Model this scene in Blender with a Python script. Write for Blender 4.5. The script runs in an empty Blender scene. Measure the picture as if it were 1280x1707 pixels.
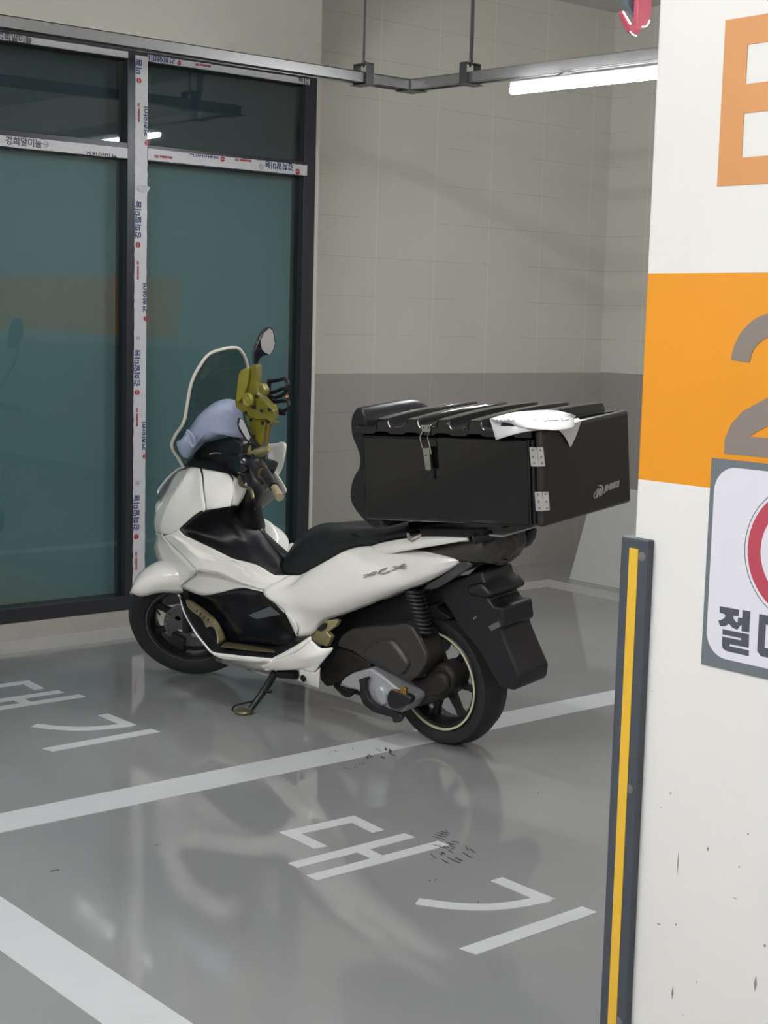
import bpy, bmesh, math, random
from mathutils import Vector, Matrix
from mathutils.geometry import interpolate_bezier
SC = bpy.context.scene
COL = SC.collection
R = math.radians
# ------------------------------------------------------------------ camera
cam_d = bpy.data.cameras.new('camera'); cam = bpy.data.objects.new('camera', cam_d); COL.objects.link(cam)
cam_d.sensor_fit = 'HORIZONTAL'; cam_d.sensor_width = 36.0; cam_d.lens = 2565.0 / 1280.0 * 36.0
cam_d.clip_start = 0.05; cam_d.clip_end = 100
cam.matrix_world = Matrix(((0.765206, 0.060407, -0.640946, 0), (-0.643268, 0.111654, -0.757456, 0), (0.025809, 0.991909, 0.124296, 1.4), (0, 0, 0, 1)))
SC.camera = cam
# ------------------------------------------------------------------ view + world
SC.view_settings.view_transform = 'Standard'
SC.view_settings.look = 'None'
SC.view_settings.gamma = 1.0
SC.view_settings.use_curve_mapping = False
SC.view_settings.exposure = 0.0
wd = bpy.data.worlds.new('world'); SC.world = wd; wd.use_nodes = True
wd.node_tree.nodes['Background'].inputs[0].default_value = (0.75, 0.85, 1.0, 1)
wd.node_tree.nodes['Background'].inputs[1].default_value = 0.02

# linear lamps, all of one kind: (x, y, z, length, turned); the first hangs in view under the cable tray
LAMP_RADIANCE = 200.0
LAMPS = [(4.57, 4.08, 2.362, 1.05, 95.4),
         (2.62, 2.78, 3.02, 1.10, 90),  # from here on unseen lamps, added to brighten floor, pillar and scooter
         (-0.45, 3.05, 3.02, 1.20, 90),
         (-0.6, 1.30, 3.02, 1.20, 90),
         (-2.3, 0.50, 2.55, 1.20, 90),
         (-2.3, 3.80, 2.55, 1.20, 90),
         (-2.3, 2.15, 2.55, 1.20, 90),
         (-0.9, -1.60, 2.98, 1.20, 90),
         (4.57, -1.00, 2.62, 1.20, 90),
         (4.57, -4.60, 2.62, 1.20, 90),
         (-0.9, -4.80, 2.98, 1.20, 90)]

# ------------------------------------------------------------------ helpers
def lin(c):
    return tuple((x / 12.92 if x <= 0.04045 else ((x + 0.055) / 1.055) ** 2.4) for x in c)
def rgb(r, g, b):
    return lin((r / 255, g / 255, b / 255))
MATS = {}
def mat(name, col, rough=0.5, metal=0.0, coat=0.0, var=0.06, scale=14.0, bump=0.0, bscale=60.0, spec=0.5, trans=0.0, emit=0.0):
    """principled material with a little procedural mottling"""
    if name in MATS: return MATS[name]
    m = bpy.data.materials.new(name); m.use_nodes = True
    nt = m.node_tree; b = nt.nodes['Principled BSDF']
    tc = nt.nodes.new('ShaderNodeTexCoord')
    nz = nt.nodes.new('ShaderNodeTexNoise'); nz.inputs['Scale'].default_value = scale; nz.inputs['Detail'].default_value = 4
    nt.links.new(tc.outputs['Object'], nz.inputs['Vector'])
    mr = nt.nodes.new('ShaderNodeMapRange'); mr.inputs['To Min'].default_value = 1 - var; mr.inputs['To Max'].default_value = 1 + var
    nt.links.new(nz.outputs['Fac'], mr.inputs['Value'])
    mx = nt.nodes.new('ShaderNodeVectorMath'); mx.operation = 'SCALE'; mx.inputs[0].default_value = col
    nt.links.new(mr.outputs['Result'], mx.inputs['Scale'])
    nt.links.new(mx.outputs['Vector'], b.inputs['Base Color'])
    b.inputs['Roughness'].default_value = rough; b.inputs['Metallic'].default_value = metal
    b.inputs['Coat Weight'].default_value = coat; b.inputs['Coat Roughness'].default_value = 0.05
    b.inputs['Specular IOR Level'].default_value = spec
    b.inputs['Transmission Weight'].default_value = trans
    if emit:
        b.inputs['Emission Color'].default_value = (*col, 1); b.inputs['Emission Strength'].default_value = emit
    if bump:
        n2 = nt.nodes.new('ShaderNodeTexNoise'); n2.inputs['Scale'].default_value = bscale; n2.inputs['Detail'].default_value = 3
        nt.links.new(tc.outputs['Object'], n2.inputs['Vector'])
        bp = nt.nodes.new('ShaderNodeBump'); bp.inputs['Strength'].default_value = bump; bp.inputs['Distance'].default_value = 0.01
        nt.links.new(n2.outputs['Fac'], bp.inputs['Height']); nt.links.new(bp.outputs['Normal'], b.inputs['Normal'])
    MATS[name] = m
    return m

def glass_mat(name, tint, ior=1.5, rough=0.02):
    """thin pane: tinted see-through plus a mirror reflection by angle"""
    if name in MATS: return MATS[name]
    m = bpy.data.materials.new(name); m.use_nodes = True; nt = m.node_tree
    for n in list(nt.nodes):
        if n.type == 'BSDF_PRINCIPLED': nt.nodes.remove(n)
    out = [n for n in nt.nodes if n.type == 'OUTPUT_MATERIAL'][0]
    tr = nt.nodes.new('ShaderNodeBsdfTransparent'); tr.inputs[0].default_value = (*tint, 1)
    gl = nt.nodes.new('ShaderNodeBsdfGlossy'); gl.inputs['Roughness'].default_value = rough
    N = nt.nodes.new; geo = N('ShaderNodeNewGeometry'); dp = N('ShaderNodeVectorMath'); dp.operation = 'DOT_PRODUCT'
    nt.links.new(geo.outputs['Normal'], dp.inputs[0]); nt.links.new(geo.outputs['Incoming'], dp.inputs[1])
    def mth(op, a, b=None):
        n = N('ShaderNodeMath'); n.operation = op
        for i, v in enumerate((a, b)):
            if v is None: continue
            if isinstance(v, (int, float)): n.inputs[i].default_value = v
            else: nt.links.new(v, n.inputs[i])
        return n.outputs[0]
    f0 = ((ior - 1) / (ior + 1)) ** 2
    fr = mth('ADD', mth('MULTIPLY', mth('POWER', mth('SUBTRACT', 1.0, mth('ABSOLUTE', dp.outputs['Value'])), 5.0), 1 - f0), f0)
    mx = nt.nodes.new('ShaderNodeMixShader')
    nt.links.new(fr, mx.inputs[0]); nt.links.new(tr.outputs[0], mx.inputs[1]); nt.links.new(gl.outputs[0], mx.inputs[2])
    nt.links.new(mx.outputs[0], out.inputs['Surface'])
    MATS[name] = m
    return m

def wall_mat(name, upper, lower, split, axis, x0, band=None, joints=True, bump=0.25):
    """painted block wall: two paints split at a height, grid of faint block joints along the given axis"""
    m = bpy.data.materials.new(name); m.use_nodes = True; nt = m.node_tree; b = nt.nodes['Principled BSDF']
    N = nt.nodes.new; LK = nt.links.new
    geo = N('ShaderNodeNewGeometry'); sep = N('ShaderNodeSeparateXYZ'); LK(geo.outputs['Position'], sep.inputs[0])
    def math_(op, a, bb=None, c=None):
        n = N('ShaderNodeMath'); n.operation = op
        for i, v in enumerate((a, bb, c)):
            if v is None: continue
            if isinstance(v, (int, float)): n.inputs[i].default_value = v
            else: LK(v, n.inputs[i])
        return n.outputs[0]
    z = sep.outputs['Z']; h = sep.outputs[axis]
    up = math_('GREATER_THAN', z, split)
    mix = N('ShaderNodeMix'); mix.data_type = 'RGBA'
    mix.inputs['A'].default_value = (*lower, 1); mix.inputs['B'].default_value = (*upper, 1); LK(up, mix.inputs['Factor'])
    col = mix.outputs['Result']
    if band:
        f = math_('MULTIPLY', math_('GREATER_THAN', z, band[0]), math_('LESS_THAN', z, band[1]))
        m2 = N('ShaderNodeMix'); m2.data_type = 'RGBA'; LK(f, m2.inputs['Factor']); LK(col, m2.inputs['A']); m2.inputs['B'].default_value = (*band[2], 1)
        col = m2.outputs['Result']
    nz = N('ShaderNodeTexNoise'); nz.inputs['Scale'].default_value = 3.0; nz.inputs['Detail'].default_value = 6; LK(geo.outputs['Position'], nz.inputs['Vector'])
    mr = N('ShaderNodeMapRange'); mr.inputs['To Min'].default_value = .94; mr.inputs['To Max'].default_value = 1.06; LK(nz.outputs['Fac'], mr.inputs['Value'])
    fac = mr.outputs['Result']
    bumpsrc = None
    if joints:
        fx = math_('FRACT', math_('DIVIDE', math_('SUBTRACT', h, x0), 0.403))
        fz = math_('FRACT', math_('DIVIDE', math_('SUBTRACT', z, 0.115), 0.2))
        jx = math_('LESS_THAN', math_('MINIMUM', fx, math_('SUBTRACT', 1.0, fx)), 0.006)
        jz = math_('LESS_THAN', math_('MINIMUM', fz, math_('SUBTRACT', 1.0, fz)), 0.008)
        n3 = N('ShaderNodeTexNoise'); n3.inputs['Scale'].default_value = 1.6; LK(geo.outputs['Position'], n3.inputs['Vector'])
        keep = math_('GREATER_THAN', n3.outputs['Fac'], 0.47)
        jz = math_('MULTIPLY', jz, keep)
        fac = math_('MULTIPLY', fac, math_('SUBTRACT', 1.0, math_('MULTIPLY', jz, 0.22)))
        fac = math_('MULTIPLY', fac, math_('ADD', 1.0, math_('MULTIPLY', jx, 0.16)))
        bumpsrc = math_('MAXIMUM', jx, jz)
    sc = N('ShaderNodeVectorMath'); sc.operation = 'SCALE'; LK(col, sc.inputs[0]); LK(fac, sc.inputs['Scale'])
    LK(sc.outputs['Vector'], b.inputs['Base Color']); b.inputs['Roughness'].default_value = 0.55
    n4 = N('ShaderNodeTexNoise'); n4.inputs['Scale'].default_value = 120; LK(geo.outputs['Position'], n4.inputs['Vector'])
    hgt = n4.outputs['Fac']
    if bumpsrc is not None: hgt = math_('SUBTRACT', math_('MULTIPLY', hgt, 0.3), bumpsrc)
    bp = N('ShaderNodeBump'); bp.inputs['Strength'].default_value = bump; bp.inputs['Distance'].default_value = 0.004
    LK(hgt, bp.inputs['Height']); LK(bp.outputs['Normal'], b.inputs['Normal'])
    return m

# ---- mesh builder
class MB:
    def __init__(s): s.v = []; s.f = []
    def add(s, vs, fs):
        o = len(s.v); s.v += [tuple(p) for p in vs]; s.f += [tuple(i + o for i in f) for f in fs]; return s
    def box(s, a, b):
        x0, y0, z0 = a; x1, y1, z1 = b
        vs = [(x, y, z) for x in (x0, x1) for y in (y0, y1) for z in (z0, z1)]
        return s.add(vs, [(0, 1, 3, 2), (4, 6, 7, 5), (0, 4, 5, 1), (2, 3, 7, 6), (0, 2, 6, 4), (1, 5, 7, 3)])
    def hexa(s, p):  # 8 corners: bottom 4 then top 4
        return s.add(p, [(3, 2, 1, 0), (4, 5, 6, 7), (0, 1, 5, 4), (1, 2, 6, 5), (2, 3, 7, 6), (3, 0, 4, 7)])
    def tube(s, pts, r, n=10, smooth=6, cap=True):
        P = spline(pts, max(2, (len(pts) - 1) * smooth + 1)) if len(pts) > 2 and smooth else [Vector(p) for p in pts]
        rs = r if isinstance(r, (list, tuple)) else None
        rings = []; up = None
        for i, p in enumerate(P):
            d = (P[min(i + 1, len(P) - 1)] - P[max(i - 1, 0)]).normalized()
            if up is None:
                up = d.orthogonal().normalized()
            else:
                up = (up - d * up.dot(d)); up = up.normalized() if up.length > 1e-6 else d.orthogonal().normalized()
            q = d.cross(up)
            if rs:
                t = i / (len(P) - 1) * (len(rs) - 1); k = min(int(t), len(rs) - 2); rr = rs[k] + (rs[k + 1] - rs[k]) * (t - k)
            else: rr = r
            rings.append([p + (up * math.cos(2 * math.pi * j / n) + q * math.sin(2 * math.pi * j / n)) * rr for j in range(n)])
        vs = [p for g in rings for p in g]; fs = []
        for i in range(len(P) - 1):
            for j in range(n):
                fs.append((i * n + j, i * n + (j + 1) % n, (i + 1) * n + (j + 1) % n, (i + 1) * n + j))
        if cap:
            fs.append(tuple(range(n - 1, -1, -1))); fs.append(tuple((len(P) - 1) * n + j for j in range(n)))
        return s.add(vs, fs)
    def lathe(s, prof, c, ax, ux, n=48, closed=True, a0=0.0, a1=2 * math.pi):
        """profile [(radius, offset along ax)] turned about ax through c; ux = zero angle direction"""
        c = Vector(c); ax = Vector(ax); ux = Vector(ux); wx = ax.cross(ux)
        full = abs(a1 - a0 - 2 * math.pi) < 1e-6; m = n if full else n + 1; k = len(prof)
        vs = []
        for i in range(m):
            a = a0 + (a1 - a0) * i / n; d = ux * math.cos(a) + wx * math.sin(a)
            vs += [c + d * r + ax * o for r, o in prof]
        fs = []
        for i in range(n):
            j = (i + 1) % m
            for q in range(k if closed else k - 1):
                q2 = (q + 1) % k
                fs.append((i * k + q, i * k + q2, j * k + q2, j * k + q))
        if closed and not full:
            fs.append(tuple(range(k - 1, -1, -1))); fs.append(tuple(n * k + q for q in range(k)))
        return s.add(vs, fs)
    def prism(s, pts, off):
        """closed polygon extruded by the vector off"""
        n = len(pts); off = Vector(off)
        vs = [Vector(p) for p in pts] + [Vector(p) + off for p in pts]
        return s.add(vs, [tuple(range(n)), tuple(range(2 * n - 1, n - 1, -1))] + [((i + 1) % n, i, n + i, n + (i + 1) % n) for i in range(n)])
    def patch(s, rows, nu=28, nv=5, linv=False, linu=False, mirror=True):
        g = grid(rows, nu, nv, linv, linu); a = len(g); b = len(g[0])
        fs = [(i * b + j, i * b + j + 1, (i + 1) * b + j + 1, (i + 1) * b + j) for i in range(a - 1) for j in range(b - 1)]
        vs = [p for r_ in g for p in r_]
        s.add(vs, fs)
        if mirror: s.add([(p[0], -p[1], p[2]) for p in vs], [f[::-1] for f in fs])
        return s
    def strip(s, ra, rb):
        n = len(ra); return s.add(list(ra) + list(rb), [(i, i + 1, n + i + 1, n + i) for i in range(n - 1)])
    def xf(s, m):
        s.v = [tuple(m @ Vector(p)) for p in s.v]; return s
    def build(s, name, m, parent=None, smooth=None, bevel=0.0, seg=2, solid=0.0, merge=0.0004, subsurf=0, off=-1.0):
        me = bpy.data.meshes.new(name); bm = bmesh.new()
        vs = [bm.verts.new(p) for p in s.v]
        for f in s.f:
            q = []
            for i in f:
                if vs[i] not in q: q.append(vs[i])
            if len(q) > 2:
                try: bm.faces.new(q)
                except ValueError: pass
        if merge: bmesh.ops.remove_doubles(bm, verts=bm.verts, dist=merge)
        bmesh.ops.recalc_face_normals(bm, faces=bm.faces)
        bm.to_mesh(me); bm.free()
        o = bpy.data.objects.new(name, me); COL.objects.link(o)
        if m: me.materials.append(m)
        if parent: o.parent = parent
        if bevel:
            b = o.modifiers.new('bevel', 'BEVEL'); b.width = bevel; b.segments = seg; b.limit_method = 'ANGLE'; b.angle_limit = R(30)
        if solid:
            q = o.modifiers.new('solid', 'SOLIDIFY'); q.thickness = solid; q.offset = off
        if subsurf:
            q = o.modifiers.new('sub', 'SUBSURF'); q.levels = subsurf; q.render_levels = subsurf
        if smooth is not None:
            for p in me.polygons: p.use_smooth = True
            try: me.set_sharp_from_angle(angle=R(smooth))
            except Exception: pass
        return o

def sym(name, patches, m, parent, extra=None, **kw):
    """the same panel(s) on the left and, mirrored, on the right: two objects"""
    out = []
    for s in (1, -1):
        b = MB()
        for q in patches:
            rows = [[(p[0], p[1] * s, p[2]) for p in r_] for r_ in q[0]]
            b.patch(rows, *q[1:], mirror=False)
        if extra: extra(b, s)
        out.append(b.build(name, m, parent, **kw))
    return out
def spline(pts, n):
    """catmull-rom through pts by chord length, n samples"""
    P = [Vector(p) for p in pts]
    if len(P) == 1: return [P[0].copy() for _ in range(n)]
    d = [0.0]
    for a, b in zip(P, P[1:]): d.append(d[-1] + max((b - a).length, 1e-6))
    out = []
    for i in range(n):
        t = d[-1] * i / (n - 1); k = 0
        while k < len(P) - 2 and t > d[k + 1]: k += 1
        h = d[k + 1] - d[k]; x = (t - d[k]) / h
        def tan(j):
            if j == 0: return (P[1] - P[0]) / (d[1] - d[0])
            if j == len(P) - 1: return (P[-1] - P[-2]) / (d[-1] - d[-2])
            a = (P[j] - P[j - 1]) / (d[j] - d[j - 1]); b = (P[j + 1] - P[j]) / (d[j + 1] - d[j])
            return (a * (d[j + 1] - d[j]) + b * (d[j] - d[j - 1])) / (d[j + 1] - d[j - 1])
        m0 = tan(k) * h; m1 = tan(k + 1) * h; x2 = x * x; x3 = x2 * x
        out.append(P[k] * (2 * x3 - 3 * x2 + 1) + m0 * (x3 - 2 * x2 + x) + P[k + 1] * (-2 * x3 + 3 * x2) + m1 * (x3 - x2))
    return out
def lins(pts, n):
    P = [Vector(p) for p in pts]; d = [0.0]
    for a, b in zip(P, P[1:]): d.append(d[-1] + max((b - a).length, 1e-6))
    out = []
    for i in range(n):
        t = d[-1] * i / (n - 1); k = 0
        while k < len(P) - 2 and t > d[k + 1]: k += 1
        x = (t - d[k]) / (d[k + 1] - d[k]); out.append(P[k].lerp(P[k + 1], x))
    return out
def grid(rows, nu, nv, linv=False, linu=False):
    rr = [(lins if linu else spline)(r_, nu) for r_ in rows]
    if len(rr) == 1: return rr
    n = (len(rr) - 1) * nv + 1
    cols = [(lins if (linv or len(rr) == 2) else spline)([r_[j] for r_ in rr], n) for j in range(nu)]
    return [[cols[j][i] for j in range(nu)] for i in range(n)]

def empty(name, loc=(0, 0, 0), parent=None, mw=None):
    o = bpy.data.objects.new(name, None); COL.objects.link(o); o.empty_display_size = 0.1
    if mw is not None: o.matrix_world = mw
    else: o.location = loc
    if parent: o.parent = parent
    return o
def tag(o, label=None, cat=None, group=None, kind=None):
    if label: o['label'] = label
    if cat: o['category'] = cat
    if group: o['group'] = group
    if kind: o['kind'] = kind
    return o
def text_mesh(txt, size, m, name, parent, mw, shear=0.0, off=0.0, align='LEFT'):
    c = bpy.data.curves.new(name, 'FONT'); c.body = txt; c.size = size; c.shear = shear; c.offset = off; c.align_x = align
    c.resolution_u = 3
    o = bpy.data.objects.new(name, c); COL.objects.link(o)
    dg = bpy.context.evaluated_depsgraph_get(); dg.update()
    me = bpy.data.meshes.new_from_object(o.evaluated_get(dg)); bpy.data.objects.remove(o)
    me.transform(mw); o2 = bpy.data.objects.new(name, me); COL.objects.link(o2)
    me.materials.clear(); me.materials.append(m)
    if parent: o2.parent = parent
    return o2
def clip_mesh(o, x0, x1, z0, z1):
    bm = bmesh.new(); bm.from_mesh(o.data)
    for co, no in (((x0, 0, 0), (-1, 0, 0)), ((x1, 0, 0), (1, 0, 0)), ((0, 0, z0), (0, 0, -1)), ((0, 0, z1), (0, 0, 1))):
        bmesh.ops.bisect_plane(bm, geom=bm.verts[:] + bm.edges[:] + bm.faces[:], plane_co=co, plane_no=no, clear_outer=True)
    bm.to_mesh(o.data); bm.free(); return o
def shape2d(loops, m, name, parent, mw, ext=0.0):
    """filled 2D outline(s); inner loops become holes"""
    c = bpy.data.curves.new(name, 'CURVE'); c.dimensions = '2D'; c.fill_mode = 'BOTH'; c.extrude = ext
    for lp in loops:
        sp = c.splines.new('POLY'); sp.points.add(len(lp) - 1); sp.use_cyclic_u = True
        for p, q in zip(sp.points, lp): p.co = (q[0], q[1], 0, 1)
    o = bpy.data.objects.new(name, c); COL.objects.link(o)
    dg = bpy.context.evaluated_depsgraph_get(); dg.update()
    me = bpy.data.meshes.new_from_object(o.evaluated_get(dg)); bpy.data.objects.remove(o)
    me.transform(mw); o2 = bpy.data.objects.new(name, me); COL.objects.link(o2)
    me.materials.clear(); me.materials.append(m)
    if parent: o2.parent = parent
    return o2
def circ(cx, cy, r, n=32, a0=0, a1=360):
    return [(cx + r * math.cos(R(a0 + (a1 - a0) * i / n)), cy + r * math.sin(R(a0 + (a1 - a0) * i / n))) for i in range(n if a1 - a0 >= 360 else n + 1)]
# ------------------------------------------------------------------ materials
M_wall = wall_mat('beige_block_paint', rgb(193, 191, 181), rgb(158, 154, 148), 1.115, 'X', 4.775)
M_wall_r = wall_mat('beige_block_paint_side', rgb(195, 193, 184), rgb(150, 145, 140), 1.12, 'Y', 5.93, joints=True)
M_plaster = mat('beige_plaster', rgb(193, 191, 181), 0.6, var=0.05, scale=3, bump=0.15, bscale=150)
M_far = wall_mat('far_wall_paint', rgb(205, 200, 190), rgb(150, 146, 142), 1.115, 'X', 0.0, band=(1.115, 1.9, rgb(236, 160, 40)), joints=False)
M_pillar = wall_mat('pillar_paint', rgb(236, 235, 229), rgb(238, 237, 233), 1.114, 'Y', 0, band=(1.1145, 1.4965, rgb(238, 156, 32)), joints=False, bump=0.05)
M_pillar.node_tree.nodes['Principled BSDF'].inputs['Roughness'].default_value = 0.4
M_ceil = mat('ceiling_paint', rgb(200, 198, 194), 0.8)
M_curb = mat('grey_curb_concrete', rgb(158, 154, 148), 0.7, var=0.12, scale=9, bump=0.3)
M_line = mat('white_floor_paint', rgb(198, 200, 202), 0.35, var=0.06, scale=12)
M_strip = mat('pale_floor_edge', rgb(172, 170, 166), 0.45, var=0.1, scale=8)
M_frame = mat('charcoal_aluminium', rgb(48, 50, 56), 0.35, 0.3, var=0.05)
M_film = mat('white_protective_film', rgb(196, 196, 200), 0.35, var=0.10, scale=30, bump=0.25, bscale=90)
M_navy = mat('navy_ink', rgb(38, 52, 110), 0.5)
M_greyink = mat('grey_ink', rgb(70, 72, 80), 0.5)
M_redink = mat('red_ink', rgb(150, 40, 48), 0.5)
M_steel = mat('galvanised_steel', rgb(150, 150, 150), 0.35, 0.75, var=0.12, scale=20)
M_dsteel = mat('dark_steel', rgb(92, 92, 94), 0.4, 0.7, var=0.1)
M_orange = mat('orange_letter_paint', rgb(218, 152, 92), 0.45, var=0.02)  # orange paled evenly to take in the wash of lens flare
M_taupe = mat('taupe_letter_paint', rgb(140, 128, 120), 0.45, var=0.02)
M_signgrey = mat('sign_grey_ink', rgb(112, 120, 126), 0.4, var=0.03)
M_signwhite = mat('sign_white', rgb(232, 231, 240), 0.3, var=0.02)
M_signred = mat('sign_red_ink', rgb(190, 75, 92), 0.4, var=0.02)
M_signdark = mat('sign_dark_letter', rgb(84, 86, 98), 0.4, var=0.02)
M_rubber = mat('black_rubber', rgb(72, 77, 86), 0.55, var=0.08, scale=25, bump=0.2)
M_yellow = mat('yellow_reflective', rgb(240, 192, 62), 0.35, var=0.04)
M_board = mat('pale_grey_board', rgb(178, 178, 176), 0.5, var=0.04)
# floor: glossy grey epoxy
def floor_mat():
    m = bpy.data.materials.new('grey_epoxy'); m.use_nodes = True; nt = m.node_tree; b = nt.nodes['Principled BSDF']
    N = nt.nodes.new; LK = nt.links.new
    geo = N('ShaderNodeNewGeometry')
    n1 = N('ShaderNodeTexNoise'); n1.inputs['Scale'].default_value = 1.1; n1.inputs['Detail'].default_value = 5; LK(geo.outputs['Position'], n1.inputs['Vector'])
    cr = N('ShaderNodeValToRGB'); cr.color_ramp.elements[0].position = 0.3; cr.color_ramp.elements[1].position = 0.75
    cr.color_ramp.elements[0].color = (*rgb(134, 135, 136), 1); cr.color_ramp.elements[1].color = (*rgb(147, 147, 147), 1)
    LK(n1.outputs['Fac'], cr.inputs[0])
    LK(cr.outputs['Color'], b.inputs['Base Color'])
    n2 = N('ShaderNodeTexNoise'); n2.inputs['Scale'].default_value = 4.0; n2.inputs['Detail'].default_value = 6; LK(geo.outputs['Position'], n2.inputs['Vector'])
    mr = N('ShaderNodeMapRange'); mr.inputs['To Min'].default_value = 0.03; mr.inputs['To Max'].default_value = 0.10; LK(n2.outputs['Fac'], mr.inputs['Value'])
    LK(mr.outputs['Result'], b.inputs['Roughness'])
    b.inputs['IOR'].default_value = 1.58
    n3 = N('ShaderNodeTexNoise'); n3.inputs['Scale'].default_value = 9.0; n3.inputs['Detail'].default_value = 2; LK(geo.outputs['Position'], n3.inputs['Vector'])
    bp = N('ShaderNodeBump'); bp.inputs['Strength'].default_value = 0.035; bp.inputs['Distance'].default_value = 0.01
    LK(n3.outputs['Fac'], bp.inputs['Height']); LK(bp.outputs['Normal'], b.inputs['Normal'])
    return m
M_floor = floor_mat()

# ------------------------------------------------------------------ room shell
X0, X1, Y0, YW, YB, H = -7.0, 6.94, -9.0, 5.93, 6.235, 3.2
def struct(o): o['kind'] = 'structure'; return o
floor = struct(MB().box((X0, Y0, -0.1), (X1 + .1, YB + .1, 0)).build('floor', M_floor))
struct(MB().box((X0, Y0, H), (X1 + .1, YB + .1, H + .1)).build('ceiling', M_ceil))
struct(MB().box((4.557, YB, 0), (X1, YB + .1, H)).build('wall_back', M_wall))
wr_ = struct(MB().box((X1, Y0, 0), (X1 + .1, YB + .1, H)).build('wall_right', M_wall_r))
MB().box((X1 - .002, -3.2, 1.20), (X1, 1.05, 1.71)).build('painted_band', mat('orange_band_paint', rgb(242, 160, 30), 0.45, var=0.02), wr_)
struct(MB().box((X0, Y0 - .1, 0), (X1, Y0, H)).build('wall_front', M_far))
struct(MB().box((X0 - .1, Y0, 0), (X0, YB, H)).build('wall_side', M_far))
WX0, WX1, WZ0, WZ1 = 0.66, 4.532, 0.075, 2.53
wl = MB().box((X0, YW, WZ1), (4.557, YB + .1, H)).box((WX1, YW, 0), (4.557, YB + .1, WZ1)).box((X0, YW, 0), (WX0, YB + .1, WZ1))
struct(wl.build('wall_left', M_plaster))
struct(MB().box((WX0, YW - .004, 0), (WX1, YB + .1, WZ0)).box((2.97+.355, YW - .0045, .0), (2.97+.358, YW - .003, WZ0 - .002)).build('baseboard_left', M_curb))

# painted floor markings belong to the floor
def mark(name, quads, m=M_line, z=0.0015):
    b = MB()
    for i, q in enumerate(quads): b.prism([(x, y, 0.0) for x, y in q], (0, 0, z + i * .00006))
    return b.build(name, m, floor)
def rect(x0, x1, y0, y1): return [(x0, y0), (x1, y0), (x1, y1), (x0, y1)]
mark('parking_line', [rect(-3.0, 5.93, 3.708, 3.856)])
mark('parking_line', [rect(1.466, 1.608, -3.0, 3.708), rect(1.466, 1.608, 3.856, 5.70)])
mark('edge_line', [[(-3, 5.72), (4.6, 5.70), (5.93, 5.635), (5.95, 3.0), (6.13, 3.0), (6.11, 5.80), (4.6, 5.80), (4.55, 5.925), (-3, 5.925)]], M_strip, 0.001)
def arc_stroke(p, w):
    P = spline([(x, y, 0) for x, y in p], 14); a = []; b = []
    for i, q in enumerate(P):
        d = (P[min(i + 1, 13)] - P[max(i - 1, 0)]).normalized(); n = Vector((-d.y, d.x, 0))
        a.append((q + n * w / 2)); b.append((q - n * w / 2))
    return [[(a[i].x, a[i].y), (a[i + 1].x, a[i + 1].y), (b[i + 1].x, b[i + 1].y), (b[i].x, b[i].y)] for i in range(13)]
def waiting(dy):
    q = [[(2.424, 3.274), (2.681, 3.265), (2.671, 3.121), (2.630, 3.121), (2.638, 3.222), (2.466, 3.228), (2.463, 3.105), (2.424, 3.115)],
         [(2.301, 3.066), (2.698, 3.066), (2.702, 3.024), (2.538, 3.024), (2.536, 2.966), (2.731, 2.966), (2.735, 2.924), (2.288, 2.924), (2.286, 2.968), (2.498, 2.967), (2.498, 3.024), (2.301, 3.023)],
         [(2.640, 2.665), (2.680, 2.665), (2.682, 2.478), (2.640, 2.520)],
         [(2.287, 2.402), (2.698, 2.408), (2.702, 2.360), (2.297, 2.354)]]
    q += arc_stroke([(2.398, 2.671), (2.453, 2.592), (2.518, 2.537), (2.591, 2.508), (2.668, 2.494)], 0.040)
    return [[(x, y + dy) for x, y in p] for p in q]
mark('floor_lettering', waiting(0.0)); mark('floor_lettering', waiting(1.972))
# scuffs of dark rubber on the floor
rnd = random.Random(4)
M_scuff = mat('dark_scuff', rgb(78, 78, 78), 0.6)
sc_ = MB()
def scuff(cx, cy, l, w, ang, n=5):
    for i in range(n):
        a = ang + rnd.uniform(-.5, .5); x = cx + rnd.uniform(-l, l) * .5; y = cy + rnd.uniform(-l, l) * .35; ll = l * rnd.uniform(.15, .4); ww = w * rnd.uniform(.15, .6)
        d = Vector((math.cos(a), math.sin(a), 0)); nn = Vector((-d.y, d.x, 0)); c = Vector((x, y, 0))
        pts = [c - d * ll / 2, c - nn * ww / 2 + d * rnd.uniform(-.3, .3) * ll, c + d * ll / 2, c + nn * ww / 2 + d * rnd.uniform(-.3, .3) * ll]
        sc_.prism([tuple(p) for p in pts], (0, 0, 0.002))
scuff(3.133, 3.701, 0.140, 0.020, 1.20, 8)
scuff(2.964, 3.640, 0.040, 0.015, 1.00, 3)
scuff(3.008, 3.640, 0.040, 0.020, 1.00, 3)
scuff(3.056, 3.823, 0.100, 0.006, 1.20, 4)
scuff(2.746, 2.969, 0.120, 0.012, 1.50, 9)
scuff(2.705, 2.853, 0.130, 0.014, 1.20, 10)
scuff(2.711, 2.907, 0.090, 0.008, 0.80, 5)
scuff(2.100, 3.377, 0.030, 0.005, 1.00, 2)
scuff(1.795, 3.373, 0.040, 0.012, -0.50, 2)
scuff(2.530, 2.749, 0.030, 0.008, 1.00, 2)
scuff(2.530, 2.564, 0.060, 0.006, 1.00, 2)
scuff(3.270, 3.106, 0.030, 0.003, 1.00, 2)
sc_.build('floor_scuff', M_scuff, floor)

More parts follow.
